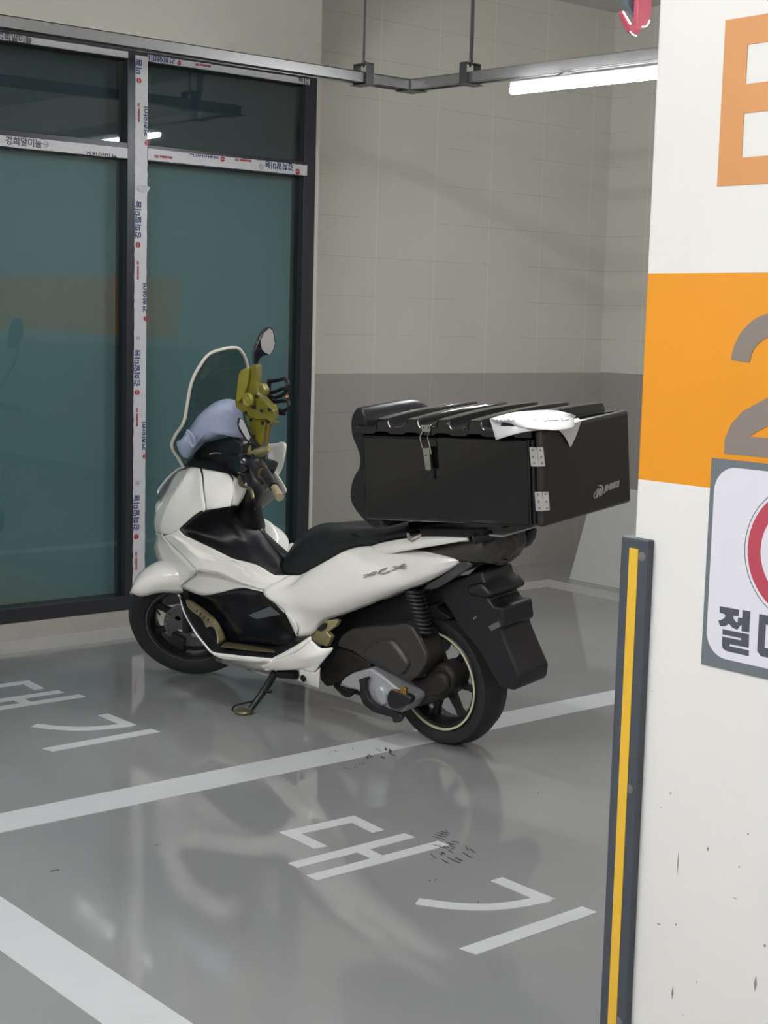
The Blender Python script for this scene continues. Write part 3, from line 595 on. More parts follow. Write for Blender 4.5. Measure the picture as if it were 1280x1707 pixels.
# ================================================================== scooter
# outlines below are in the scooter's own frame: u forward, v left, w up (metres)
K = {
 'fairing_upper': [[(1.3075, 0.085, 0.8234), (1.3257, 0.1, 0.7972), (1.3461, 0.12, 0.7481), (1.3651, 0.135, 0.7161), (1.3917, 0.145, 0.6679), (1.3993, 0.15, 0.6241), (1.3951, 0.15, 0.588)], [(1.2001, 0.11, 0.8535), (1.1713, 0.157, 0.8346), (1.2014, 0.187, 0.7735), (1.2525, 0.197, 0.7063), (1.2822, 0.198, 0.6605), (1.3017, 0.195, 0.6254), (1.2948, 0.195, 0.6028)], [(1.1627, 0.12, 0.8569), (1.1191, 0.165, 0.8232), (1.116, 0.19, 0.7684), (1.1363, 0.205, 0.713), (1.1614, 0.21, 0.6796), (1.1849, 0.212, 0.6455), (1.2245, 0.21, 0.615)], [(1.123, 0.13, 0.8584), (1.0652, 0.17, 0.8358), (1.0255, 0.2, 0.7859), (1.0029, 0.215, 0.729), (1.0445, 0.217, 0.7152), (1.1034, 0.217, 0.6803), (1.1613, 0.215, 0.6453)]],
 'fairing_seam': [[(1.1175, 0.13, 0.8588), (1.0598, 0.17, 0.8363), (1.0202, 0.2, 0.7865), (0.9986, 0.215, 0.7301)], [(1.0182, 0.135, 0.8569), (0.9766, 0.175, 0.8208), (0.953, 0.2, 0.776), (0.9384, 0.216, 0.7428)], [(0.9651, 0.125, 0.8514), (0.9093, 0.155, 0.834), (0.8899, 0.18, 0.7857), (0.8736, 0.205, 0.7572)]],
 'fairing_back': [[(0.9609, 0.125, 0.8518), (0.9046, 0.155, 0.8345), (0.8853, 0.18, 0.7862), (0.8695, 0.205, 0.7579)], [(0.9536, 0.09, 0.8313), (0.9089, 0.09, 0.8131), (0.9112, 0.105, 0.7708), (0.9065, 0.14, 0.741)]],
 'fairing_lower': [[(1.3951, 0.15, 0.588), (1.3933, 0.148, 0.5769), (1.4109, 0.15, 0.5273), (1.3766, 0.16, 0.4785), (1.326, 0.165, 0.4385), (1.2827, 0.17, 0.4127), (1.2522, 0.175, 0.4013)], [(1.2948, 0.195, 0.6028), (1.279, 0.2, 0.596), (1.2303, 0.205, 0.5731), (1.1817, 0.21, 0.5533), (1.1287, 0.215, 0.5292), (1.0761, 0.22, 0.5064), (1.2002, 0.19, 0.4206)]],
 'fairing_side': [[(1.1614, 0.215, 0.6446), (1.1477, 0.213, 0.6236), (1.0985, 0.21, 0.6095), (0.9999, 0.205, 0.5874), (0.9095, 0.195, 0.564), (0.7591, 0.185, 0.5472), (0.6981, 0.17, 0.5226), (0.6419, 0.155, 0.5272)], [(1.1899, 0.214, 0.6291), (1.1575, 0.207, 0.6036), (1.1047, 0.199, 0.5792), (1.04, 0.196, 0.5631), (0.981, 0.197, 0.558), (0.8668, 0.197, 0.5554), (0.7507, 0.183, 0.5182), (0.6571, 0.172, 0.5137)], [(1.2245, 0.21, 0.615), (1.1557, 0.222, 0.5996), (1.0803, 0.228, 0.5732), (1.0342, 0.228, 0.5528), (0.9757, 0.228, 0.5534), (0.8528, 0.222, 0.5562), (0.7625, 0.215, 0.5072), (0.6712, 0.19, 0.501)], [(1.2816, 0.2, 0.5982), (1.2277, 0.207, 0.5738), (1.1351, 0.222, 0.5404), (1.0532, 0.238, 0.5132), (1.0187, 0.24, 0.5119), (0.9158, 0.238, 0.5116), (0.8464, 0.232, 0.4945), (0.7109, 0.21, 0.4746)]],
 'fairing_under': [[(1.0532, 0.238, 0.5132), (1.0188, 0.24, 0.5112), (0.9159, 0.238, 0.5109), (0.8465, 0.232, 0.4936), (0.7701, 0.222, 0.4856), (0.7137, 0.21, 0.4733)], [(1.0978, 0.205, 0.4781), (1.0542, 0.205, 0.4812), (0.9579, 0.205, 0.4868), (0.8799, 0.205, 0.4766), (0.7907, 0.205, 0.4744), (0.7211, 0.205, 0.4693)], [(1.2436, 0.175, 0.4029), (1.0638, 0.2, 0.4013), (0.9643, 0.205, 0.4265), (0.8096, 0.21, 0.4679), (0.7992, 0.21, 0.4674), (0.7239, 0.208, 0.4668)]],
 'side_cover_upper': [[(0.6419, 0.155, 0.5272), (0.5826, 0.16, 0.535), (0.5055, 0.165, 0.5702), (0.4243, 0.168, 0.6103), (0.3389, 0.165, 0.6532), (0.2709, 0.16, 0.6749), (0.2226, 0.155, 0.6816), (0.1414, 0.14, 0.6818), (0.0389, 0.125, 0.6842), (-0.0765, 0.11, 0.6829), (-0.1131, 0.1, 0.674)], [(0.6712, 0.19, 0.501), (0.6154, 0.172, 0.505), (0.5346, 0.175, 0.5483), (0.4382, 0.18, 0.5889), (0.3231, 0.182, 0.6327), (0.2525, 0.18, 0.6521), (0.187, 0.175, 0.6608), (0.1324, 0.168, 0.6647), (0.0165, 0.15, 0.6717), (-0.0896, 0.125, 0.676), (-0.1216, 0.107, 0.6741)]],
 'side_cover_main': [[(0.6712, 0.19, 0.501), (0.6154, 0.172, 0.505), (0.5346, 0.175, 0.5483), (0.4382, 0.18, 0.5889), (0.3231, 0.182, 0.6327), (0.2525, 0.18, 0.6521), (0.187, 0.175, 0.6608), (0.1324, 0.168, 0.6647), (0.0165, 0.15, 0.6717), (-0.0896, 0.125, 0.676), (-0.1216, 0.107, 0.6741)], [(0.7115, 0.212, 0.4726), (0.6076, 0.208, 0.4778), (0.5002, 0.21, 0.5117), (0.3857, 0.21, 0.5455), (0.2893, 0.208, 0.5716), (0.1886, 0.201, 0.6011), (0.0715, 0.182, 0.6247), (-0.0074, 0.16, 0.6431), (-0.0932, 0.13, 0.6605), (-0.124, 0.109, 0.6712)], [(0.5978, 0.222, 0.4147), (0.5505, 0.218, 0.4166), (0.4871, 0.212, 0.4162), (0.3958, 0.208, 0.4428), (0.2989, 0.205, 0.4832), (0.184, 0.199, 0.5283), (0.0748, 0.182, 0.5716), (-0.0073, 0.162, 0.6097), (-0.0863, 0.132, 0.6448), (-0.123, 0.109, 0.6662)], [(0.5431, 0.225, 0.3394), (0.5316, 0.218, 0.3387), (0.4931, 0.2, 0.3453), (0.4431, 0.19, 0.3958), (0.3521, 0.18, 0.4336), (0.2442, 0.177, 0.4787), (0.0973, 0.16, 0.5449), (-0.0021, 0.14, 0.5877), (-0.0747, 0.12, 0.6286), (-0.1131, 0.103, 0.654)]],
 'side_cover_leg': [[(0.7115, 0.212, 0.4726), (0.6602, 0.216, 0.4492), (0.5978, 0.222, 0.4147)], [(0.7173, 0.212, 0.4682), (0.664, 0.216, 0.4431), (0.6033, 0.222, 0.4116)]],
 'side_cover_stub': [[(0.5978, 0.222, 0.4147), (0.5511, 0.225, 0.3957), (0.5319, 0.228, 0.3725), (0.5431, 0.225, 0.3394)], [(0.5965, 0.222, 0.4149), (0.5782, 0.223, 0.3896), (0.56, 0.224, 0.3648), (0.5418, 0.225, 0.3396)]],
 'side_cover_foot': [[(0.5305, 0.228, 0.3735), (0.5262, 0.24, 0.3491), (0.5303, 0.25, 0.329)], [(0.4789, 0.205, 0.3811), (0.4673, 0.22, 0.368), (0.4574, 0.235, 0.3585)]],
 'rim': [[(1.2334, 0.19, 0.3823), (1.1965, 0.205, 0.3818), (1.1304, 0.24, 0.3392), (1.0365, 0.265, 0.2753), (0.949, 0.275, 0.2273), (0.9123, 0.275, 0.2264), (0.7812, 0.275, 0.2397), (0.6232, 0.272, 0.2573), (0.5502, 0.268, 0.295), (0.4875, 0.262, 0.3308), (0.4424, 0.25, 0.3618)], [(1.2145, 0.2, 0.3821), (1.1638, 0.23, 0.3595), (1.1329, 0.245, 0.33), (1.0432, 0.27, 0.2754), (0.9523, 0.28, 0.2231), (0.9148, 0.28, 0.2149), (0.7768, 0.28, 0.2258), (0.6175, 0.278, 0.2466), (0.544, 0.275, 0.2777), (0.476, 0.268, 0.3134), (0.4349, 0.255, 0.3495)]],
 'belly_rear': [[(0.6889, 0.272, 0.2156), (0.6175, 0.278, 0.2466), (0.544, 0.275, 0.2777), (0.476, 0.268, 0.3134), (0.4349, 0.255, 0.3495)], [(0.6847, 0.27, 0.211), (0.6191, 0.272, 0.2282), (0.5179, 0.27, 0.2601), (0.4271, 0.26, 0.3015), (0.4078, 0.24, 0.3243)], [(0.6821, 0.262, 0.2028), (0.5973, 0.262, 0.2174), (0.4972, 0.26, 0.2427), (0.4203, 0.25, 0.2772), (0.3645, 0.225, 0.3267)], [(0.6914, 0.25, 0.1961), (0.6044, 0.25, 0.2111), (0.5024, 0.25, 0.2307), (0.4374, 0.243, 0.2376), (0.4135, 0.225, 0.2721)]],
 'belly_tail': [[(0.5091, 0.25, 0.2295), (0.4714, 0.248, 0.235), (0.4312, 0.243, 0.2341), (0.4189, 0.235, 0.2505)], [(0.5224, 0.24, 0.2), (0.4893, 0.24, 0.2015), (0.452, 0.238, 0.2033), (0.4309, 0.232, 0.2057)], [(0.5506, 0.225, 0.1767), (0.5145, 0.225, 0.1717), (0.4751, 0.225, 0.1698), (0.4451, 0.225, 0.1685)]],
 'belly_under': [[(0.9508, 0.28, 0.2228), (0.9148, 0.28, 0.2149), (0.7768, 0.28, 0.2258), (0.6776, 0.28, 0.2387), (0.6175, 0.278, 0.2466), (0.6191, 0.272, 0.2282), (0.6821, 0.262, 0.2028)], [(0.9799, 0.24, 0.1944), (0.9411, 0.23, 0.1839), (0.8513, 0.22, 0.1777), (0.7586, 0.22, 0.1775), (0.7351, 0.21, 0.1744), (0.7246, 0.21, 0.1749), (0.7211, 0.21, 0.1745)], [(1.1244, 0.12, 0.1235), (1.0488, 0.12, 0.1155), (0.9736, 0.12, 0.1175), (0.8779, 0.12, 0.12), (0.8202, 0.12, 0.1207), (0.7987, 0.12, 0.1212), (0.7774, 0.12, 0.1212)]],
 'footwell_wall': [[(1.2597, 0.17, 0.3996), (1.1854, 0.178, 0.3988), (1.0749, 0.19, 0.3964), (0.9663, 0.2, 0.4244), (0.8116, 0.205, 0.4639), (0.7678, 0.206, 0.4675), (0.7057, 0.21, 0.4503), (0.6053, 0.215, 0.4054), (0.5472, 0.222, 0.3857)], [(1.2648, 0.165, 0.3835), (1.2001, 0.165, 0.3776), (1.1015, 0.165, 0.3619), (1.0106, 0.168, 0.3663), (0.8575, 0.172, 0.3855), (0.7826, 0.175, 0.3879), (0.7024, 0.185, 0.3786), (0.6056, 0.2, 0.3595), (0.5385, 0.22, 0.3657)], [(1.2667, 0.16, 0.3667), (1.2114, 0.155, 0.3533), (1.1194, 0.15, 0.3306), (1.0476, 0.15, 0.2914), (0.9158, 0.155, 0.2889), (0.8083, 0.16, 0.2978), (0.6847, 0.175, 0.3169), (0.5808, 0.2, 0.3352), (0.5394, 0.222, 0.345)], [(1.2633, 0.16, 0.3621), (1.2079, 0.152, 0.3481), (1.1123, 0.15, 0.3256), (1.0435, 0.148, 0.2815), (1.0117, 0.148, 0.2264), (0.8807, 0.152, 0.2371), (0.7361, 0.165, 0.2551), (0.6115, 0.2, 0.2922), (0.5565, 0.225, 0.3171)]],
 'footwell_floor': [[(1.2633, 0.16, 0.3621), (1.2079, 0.152, 0.3481), (1.1123, 0.15, 0.3256), (1.0435, 0.148, 0.2815), (1.0117, 0.148, 0.2264), (0.8807, 0.152, 0.2371), (0.7361, 0.165, 0.2551), (0.6115, 0.2, 0.2922), (0.5565, 0.225, 0.3171)], [(1.2055, 0.2, 0.3784), (1.1642, 0.2, 0.3451), (1.0801, 0.21, 0.3002), (1.0156, 0.212, 0.2462), (0.9735, 0.212, 0.2209), (0.8299, 0.215, 0.2342), (0.6807, 0.215, 0.2505), (0.5799, 0.235, 0.293), (0.5044, 0.24, 0.3342)], [(1.1913, 0.208, 0.3807), (1.1288, 0.24, 0.3395), (1.035, 0.265, 0.2756), (0.9474, 0.275, 0.2281), (0.9122, 0.275, 0.2269), (0.7812, 0.275, 0.2402), (0.6232, 0.272, 0.2578), (0.5501, 0.268, 0.2955), (0.4424, 0.25, 0.3627)]],
 'foot_plate_front': [[(1.1827, 0.19, 0.3603), (1.1758, 0.18, 0.3591), (1.1281, 0.173, 0.3445), (1.0732, 0.17, 0.3221), (1.0258, 0.168, 0.2941), (0.9996, 0.168, 0.2583), (0.9846, 0.17, 0.2363)], [(1.1645, 0.2, 0.3426), (1.1309, 0.202, 0.3104), (1.0962, 0.205, 0.2788), (1.0614, 0.203, 0.2715), (1.0423, 0.19, 0.279), (1.0006, 0.2, 0.2408), (0.9949, 0.21, 0.2168)]],
 'foot_plate_floor': [[(1.0356, 0.16, 0.2202), (0.9247, 0.165, 0.2303), (0.8384, 0.17, 0.2373), (0.6992, 0.18, 0.2483)], [(1.005, 0.205, 0.2138), (0.8869, 0.21, 0.228), (0.7975, 0.212, 0.2367), (0.6702, 0.212, 0.2516)]],
 'decal': [[(0.8428, 0.178, 0.355), (0.672, 0.196, 0.4262)], [(0.7947, 0.18, 0.3504), (0.6132, 0.202, 0.4021)]],
 'knee_cover': [[(1.1632, 0.213, 0.6412), (1.1486, 0.21, 0.6247), (1.1047, 0.205, 0.6096), (1.0059, 0.2, 0.5874), (0.9155, 0.19, 0.5639), (0.7648, 0.18, 0.5478), (0.7036, 0.165, 0.5231), (0.6676, 0.15, 0.5204)], [(1.1542, 0.21, 0.6469), (1.1378, 0.185, 0.6318), (1.107, 0.15, 0.6111), (1.0574, 0.13, 0.5956), (0.9922, 0.115, 0.576), (0.8787, 0.11, 0.5488), (0.8031, 0.1, 0.5239), (0.7296, 0.1, 0.5176)], [(1.1074, 0.214, 0.6775), (1.083, 0.19, 0.6776), (1.0575, 0.15, 0.6696), (1.0266, 0.115, 0.6526), (1.0075, 0.09, 0.6187), (0.952, 0.08, 0.5808), (0.8768, 0.075, 0.5514), (0.7769, 0.075, 0.5223)], [(1.0485, 0.214, 0.7129), (1.0051, 0.21, 0.7261), (0.9706, 0.19, 0.7331), (0.9395, 0.15, 0.7379), (0.9939, 0.09, 0.6819), (0.9607, 0.045, 0.6157), (0.8945, 0.045, 0.5763), (0.8029, 0.045, 0.5268)], [(1.005, 0.21, 0.7272), (0.9582, 0.2, 0.7372), (0.9295, 0.18, 0.7425), (0.9184, 0.15, 0.7418), (0.9954, 0.05, 0.7077), (0.985, 0.0, 0.6427), (0.9364, 0.0, 0.5982), (0.8495, 0.0, 0.5234)]],
 'seat': [[(0.6995, 0.13, 0.521), (0.6533, 0.145, 0.5222), (0.5938, 0.15, 0.5305), (0.5143, 0.157, 0.5665), (0.433, 0.16, 0.6066), (0.3463, 0.158, 0.6501), (0.2781, 0.153, 0.6718), (0.2297, 0.148, 0.6785), (0.174, 0.14, 0.7015), (0.0811, 0.13, 0.7275)], [(0.7126, 0.12, 0.5355), (0.6569, 0.14, 0.5425), (0.5947, 0.147, 0.5568), (0.5145, 0.155, 0.5892), (0.4329, 0.158, 0.6335), (0.3468, 0.156, 0.6699), (0.2797, 0.15, 0.692), (0.2311, 0.145, 0.7012), (0.1777, 0.135, 0.7189), (0.085, 0.125, 0.7404)], [(0.742, 0.09, 0.5393), (0.6912, 0.11, 0.5638), (0.6415, 0.12, 0.595), (0.5811, 0.125, 0.6329), (0.5085, 0.125, 0.6662), (0.4313, 0.12, 0.6855), (0.356, 0.115, 0.7), (0.2822, 0.11, 0.7163), (0.2111, 0.1, 0.7254), (0.1082, 0.1, 0.7467)], [(0.8379, 0.0, 0.5225), (0.8165, -0.0, 0.5489), (0.7863, 0.0, 0.5832), (0.7356, 0.0, 0.6267), (0.6662, 0.0, 0.6671), (0.6028, 0.0, 0.688), (0.5353, 0.0, 0.6942), (0.4414, 0.0, 0.6972), (0.3448, -0.0, 0.7036), (0.203, -0.0, 0.7332)]],
 'tail_fin': [[(0.2861, 0.15, 0.6504), (0.2493, 0.153, 0.6709), (0.1299, 0.15, 0.7113), (0.0221, 0.14, 0.7334), (-0.05, 0.13, 0.7449), (-0.1589, 0.115, 0.7513)], [(0.2753, 0.16, 0.65), (0.2197, 0.166, 0.6633), (0.0997, 0.165, 0.6968), (-0.0075, 0.155, 0.7252), (-0.0791, 0.145, 0.7391), (-0.1691, 0.125, 0.7503)], [(0.2684, 0.16, 0.6477), (0.1695, 0.165, 0.6607), (0.0841, 0.165, 0.6814), (-0.0063, 0.155, 0.7043), (-0.0782, 0.145, 0.7209), (-0.1687, 0.125, 0.7425)]],
 'tail_cover': [[(0.1967, 0.12, 0.6495), (0.0938, 0.12, 0.6725), (-0.0298, 0.11, 0.7063), (-0.1466, 0.1, 0.735), (-0.2104, 0.09, 0.7527), (-0.2457, 0.06, 0.7512), (-0.2441, 0.03, 0.7309)], [(0.1922, 0.125, 0.6441), (0.0847, 0.13, 0.6682), (-0.0422, 0.125, 0.6833), (-0.1366, 0.115, 0.6933), (-0.2172, 0.1, 0.7155), (-0.2448, 0.07, 0.7101), (-0.2461, 0.04, 0.7043)], [(0.1, 0.12, 0.5704), (0.0152, 0.12, 0.6071), (-0.0675, 0.12, 0.6429), (-0.1309, 0.11, 0.6674), (-0.1879, 0.095, 0.6688), (-0.2201, 0.07, 0.665), (-0.2294, 0.035, 0.6772)]],
 'tail_lens': [[(-0.0, 0.12, 0.5875), (-0.0683, 0.122, 0.6238), (-0.1151, 0.115, 0.6543), (-0.123, 0.105, 0.6745), (-0.1607, 0.1, 0.6572)], [(0.0473, 0.12, 0.5478), (-0.0149, 0.12, 0.5618), (-0.0709, 0.118, 0.5909), (-0.1291, 0.11, 0.6308), (-0.1601, 0.095, 0.6531)]],
 'mud': [[(0.0883, 0.08, 0.5509), (-0.0117, 0.08, 0.5713), (-0.1258, 0.08, 0.618), (-0.1802, 0.07, 0.6325), (-0.1875, 0.06, 0.6041), (-0.2186, 0.05, 0.576), (-0.2233, 0.05, 0.5596), (-0.1982, 0.05, 0.5486), (-0.2226, 0.06, 0.5271), (-0.2593, 0.06, 0.5284), (-0.2659, 0.05, 0.4652), (-0.2481, 0.05, 0.4574), (-0.2598, 0.06, 0.4294), (-0.319, 0.06, 0.3195), (-0.3115, 0.06, 0.2795), (-0.2958, 0.06, 0.2648), (-0.2374, 0.07, 0.2611), (-0.1458, 0.08, 0.3748), (-0.0693, 0.08, 0.4367), (-0.0353, 0.08, 0.4813), (0.0071, 0.08, 0.5249)]],
 'hugger': [[(0.124, 0.06, 0.4006), (0.0817, 0.06, 0.4777), (0.0143, 0.06, 0.498), (0.0443, 0.06, 0.4771), (0.0284, 0.06, 0.4669), (-0.0198, 0.06, 0.4492), (0.0471, 0.06, 0.4258)]],
 'plate_tag': [[(-0.1996, 0.09, 0.459), (-0.2428, 0.09, 0.4824), (-0.2513, 0.09, 0.4674), (-0.2105, 0.09, 0.4449)]],
 'rear_reflector': [[(-0.1206, 0.085, 0.5817), (-0.1874, 0.08, 0.6022), (-0.2157, 0.06, 0.5807), (-0.2276, 0.055, 0.5632), (-0.199, 0.06, 0.551), (-0.127, 0.085, 0.552)]],
 'airbox': [[(0.4191, 0.15, 0.3209), (0.4009, 0.15, 0.3438), (0.3532, 0.15, 0.3748), (0.2445, 0.15, 0.4049), (0.1483, 0.15, 0.423), (0.0949, 0.15, 0.4379), (0.0636, 0.15, 0.4303), (0.0327, 0.15, 0.3927), (0.0056, 0.15, 0.3482), (0.0036, 0.15, 0.3253), (0.0483, 0.15, 0.2664), (0.0986, 0.15, 0.2397), (0.1336, 0.15, 0.2505), (0.2104, 0.15, 0.2622), (0.2713, 0.15, 0.2708), (0.3497, 0.15, 0.2997), (0.4206, 0.15, 0.302)]],
 'airbox_panel': [[(0.2888, 0.165, 0.314), (0.2514, 0.165, 0.3432), (0.1887, 0.165, 0.37), (0.1496, 0.165, 0.3778), (0.1212, 0.165, 0.3559), (0.0735, 0.165, 0.3102), (0.0924, 0.165, 0.2749), (0.1187, 0.165, 0.2604), (0.1952, 0.165, 0.2721), (0.2817, 0.165, 0.2891)]],
 'airbox_rib': [[(0.0852, 0.16, 0.4418), (0.054, 0.16, 0.4343), (0.0232, 0.16, 0.3967), (-0.0039, 0.16, 0.3524), (-0.0044, 0.16, 0.3324), (0.0085, 0.16, 0.3364), (0.032, 0.16, 0.3857), (0.0629, 0.16, 0.4246)]],
 'crankcase': [[(0.4077, 0.16, 0.1786), (0.383, 0.16, 0.2019), (0.345, 0.16, 0.225), (0.2533, 0.16, 0.2602), (0.2019, 0.16, 0.2436), (0.1433, 0.16, 0.2158), (0.0768, 0.16, 0.1933), (0.0735, 0.16, 0.1779), (0.1052, 0.16, 0.1425), (0.1319, 0.16, 0.1254), (0.1622, 0.16, 0.1211), (0.2091, 0.16, 0.1345), (0.2869, 0.16, 0.1586), (0.304, 0.16, 0.1705), (0.3582, 0.16, 0.168), (0.3945, 0.16, 0.171)]],
 'crank_cap': [[(0.2263, 0.172, 0.1998), (0.2013, 0.172, 0.2079), (0.1863, 0.172, 0.1977), (0.1778, 0.172, 0.1702), (0.1791, 0.172, 0.1504), (0.1969, 0.172, 0.1435), (0.2216, 0.172, 0.1648), (0.231, 0.172, 0.1826)]],
 'pad': [[(0.1495, 0.19, 0.2045), (0.1362, 0.19, 0.2123), (0.1063, 0.19, 0.2129), (0.0561, 0.19, 0.2087), (0.044, 0.19, 0.2015), (0.0562, 0.19, 0.1799), (0.1013, 0.19, 0.158), (0.1404, 0.19, 0.1469), (0.1526, 0.19, 0.1574), (0.1578, 0.19, 0.1822)]],
 'pad_bracket': [[(0.1473, 0.185, 0.2075), (0.1314, 0.185, 0.2157), (0.0938, 0.185, 0.2191), (0.0897, 0.185, 0.2301), (0.0802, 0.185, 0.2345), (0.0712, 0.185, 0.2299), (0.0717, 0.185, 0.2094), (0.0486, 0.185, 0.2024), (0.0613, 0.185, 0.1999), (0.1117, 0.185, 0.2041)]],
 'gearbox': [[(0.1497, 0.09, 0.2156), (0.0976, 0.09, 0.2319), (0.0445, 0.09, 0.2804), (0.0099, 0.09, 0.3058), (-0.0307, 0.09, 0.3005), (-0.0576, 0.09, 0.2706), (-0.0517, 0.09, 0.2346), (-0.0171, 0.09, 0.196), (0.0429, 0.09, 0.1584), (0.1032, 0.09, 0.1346), (0.1557, 0.09, 0.1161), (0.1716, 0.09, 0.1392), (0.1351, 0.09, 0.1727)]],
 'gearhub': [[(0.0441, 0.11, 0.2568), (-0.0069, 0.11, 0.2822), (-0.039, 0.11, 0.2723), (-0.0454, 0.11, 0.2387), (-0.015, 0.11, 0.2042), (0.0313, 0.11, 0.1887), (0.0507, 0.11, 0.2138)]],
 'inner_body': [[(0.5846, 0.07, 0.2527), (0.5096, 0.07, 0.3608), (0.4318, 0.07, 0.4066), (0.32, 0.07, 0.4502), (0.1851, 0.07, 0.5061), (0.1323, 0.07, 0.5329), (0.1074, 0.07, 0.527), (0.098, 0.07, 0.4711), (0.1145, 0.07, 0.4045), (0.075, 0.07, 0.3598), (0.1128, 0.07, 0.2888), (0.1658, 0.07, 0.2597), (0.3549, 0.07, 0.2052), (0.4499, 0.07, 0.1605), (0.5085, 0.07, 0.1288), (0.5751, 0.07, 0.13), (0.6017, 0.07, 0.1598), (0.6081, 0.07, 0.2003)]],
 'engine_block': [[(0.5376, 0.12, 0.1845), (0.5167, 0.12, 0.2088), (0.4806, 0.12, 0.2492), (0.4544, 0.12, 0.2874), (0.3809, 0.12, 0.2868), (0.2928, 0.12, 0.2593), (0.2939, 0.12, 0.2426), (0.3867, 0.12, 0.2069), (0.4252, 0.12, 0.1836), (0.4554, 0.12, 0.1522), (0.5227, 0.12, 0.1325), (0.5543, 0.12, 0.1539)]],
 'bracket': [[(0.2916, 0.185, 0.2183), (0.2496, 0.185, 0.236), (0.2466, 0.185, 0.2288), (0.2597, 0.185, 0.2185), (0.2619, 0.185, 0.1866), (0.2445, 0.185, 0.1572), (0.2103, 0.185, 0.1444), (0.1629, 0.185, 0.1396), (0.0988, 0.185, 0.1378), (0.0928, 0.185, 0.1262), (0.1094, 0.185, 0.1053), (0.1353, 0.185, 0.0998), (0.1411, 0.185, 0.1162), (0.186, 0.185, 0.1167), (0.2296, 0.185, 0.1176), (0.2726, 0.185, 0.1352), (0.287, 0.185, 0.1587), (0.2852, 0.185, 0.2084)]],
 'gold_plate': [[(0.5078, 0.19, 0.3389), (0.4671, 0.19, 0.3789), (0.4423, 0.19, 0.3994), (0.3909, 0.19, 0.4128), (0.3674, 0.19, 0.4113), (0.3836, 0.19, 0.3891), (0.4269, 0.19, 0.3623), (0.4049, 0.19, 0.3494), (0.4308, 0.19, 0.312), (0.4631, 0.19, 0.3131), (0.4952, 0.19, 0.321)]],
 'gold_dark': [[(0.4668, 0.2, 0.368), (0.4321, 0.2, 0.3968), (0.4184, 0.2, 0.3957), (0.4242, 0.2, 0.3796), (0.4485, 0.2, 0.3644)]],
 'shock': [[(0.0684, 0.13, 0.5519), (0.0306, 0.12, 0.4079)]],
 'center_rod': [[(0.4559, 0.12, 0.1453), (0.355, 0.12, 0.1412)]],
 'stand': [[(0.694, 0.2, 0.1745), (0.714, 0.22, 0.13), (0.7387, 0.285, 0.0529)]],
 'stand_lug': [[(0.7048, 0.245, 0.1142), (0.6672, 0.25, 0.1218)]],
 'stand_spring': [[(0.7334, 0.275, 0.0803), (0.7873, 0.285, 0.0626), (0.8227, 0.293, 0.0455), (0.8286, 0.295, 0.035), (0.8183, 0.295, 0.0297)]],
 'stand_foot': [[(0.8284, 0.29, 0.0238), (0.7986, 0.29, 0.0348), (0.7262, 0.29, 0.0495), (0.7272, 0.29, 0.0396), (0.7856, 0.29, 0.0218)]],
 'stand_pivot': [[(0.6469, 0.22, 0.1836), (0.5612, 0.22, 0.1947)]],
 'belly_hole': [[(0.4991, 0.245, 0.2005)]],
 'screen_edge': [[(1.218, 0.13, 0.8539), (1.209, 0.16, 0.8982), (1.1969, 0.19, 0.9333), (1.1864, 0.2, 0.9533), (1.1641, 0.2, 0.9843), (1.1068, 0.2, 1.0407), (1.0878, 0.19, 1.1157), (1.0697, 0.18, 1.1844), (1.0555, 0.15, 1.2388), (1.0461, 0.11, 1.2778), (1.0335, 0.06, 1.2903), (1.0392, 0.01, 1.2909), (1.0393, -0.02, 1.2861), (1.0438, -0.045, 1.2648), (1.0687, -0.085, 1.2098), (1.0786, -0.11, 1.1264), (1.0919, -0.13, 1.0393), (1.1026, -0.14, 0.9526), (1.0967, -0.12, 0.8709)]],
 'dash_trim': [[(1.0622, 0.02, 0.8902), (1.0732, 0.05, 0.9043), (1.0916, 0.07, 0.9094), (1.1107, 0.09, 0.9074)], [(1.1198, -0.05, 0.8945), (1.1472, -0.03, 0.8982), (1.155, 0.0, 0.8985)]],
 'dash': [[(1.3075, 0.085, 0.8234), (1.2065, 0.105, 0.8522), (1.1174, 0.13, 0.8596), (1.0181, 0.135, 0.8576), (0.9711, 0.12, 0.8508), (0.9535, 0.09, 0.832)], [(1.3033, 0.07, 0.8369), (1.2316, 0.085, 0.8597), (1.1633, 0.09, 0.8733), (1.0992, 0.085, 0.8709), (1.0539, 0.07, 0.8619), (1.0055, 0.05, 0.8421)], [(1.3614, 0.02, 0.8277), (1.2876, 0.03, 0.868), (1.2072, 0.03, 0.8906), (1.1407, 0.03, 0.8995), (1.0834, 0.02, 0.892), (1.0506, 0.0, 0.8688)]],
 'nose_plate': [[(1.2661, 0.09, 0.8447), (1.3388, 0.06, 0.8258), (1.4141, 0.04, 0.7922), (1.4783, 0.03, 0.7534), (1.5154, 0.03, 0.7164), (1.5115, 0.035, 0.7094)], [(1.2698, 0.09, 0.8418), (1.3016, 0.085, 0.8257), (1.3421, 0.085, 0.7951), (1.3712, 0.1, 0.7422), (1.3838, 0.12, 0.7124), (1.3868, 0.13, 0.7094)]],
 'visor': [[(1.3688, 0.13, 0.7149), (1.3868, 0.13, 0.7094), (1.4058, 0.13, 0.6965), (1.4152, 0.13, 0.6773), (1.4181, 0.13, 0.6638)], [(1.3217, 0.155, 0.7204), (1.3279, 0.16, 0.7098), (1.3469, 0.16, 0.6952), (1.3602, 0.16, 0.6812), (1.3748, 0.155, 0.6715)]],
 'muff': [[(1.543, -0.1, 0.8649), (1.4957, -0.1, 0.8648), (1.4704, -0.12, 0.8937), (1.4838, -0.14, 0.9422), (1.4459, -0.18, 0.9392), (1.3883, -0.22, 0.96), (1.3557, -0.25, 0.9581)]],
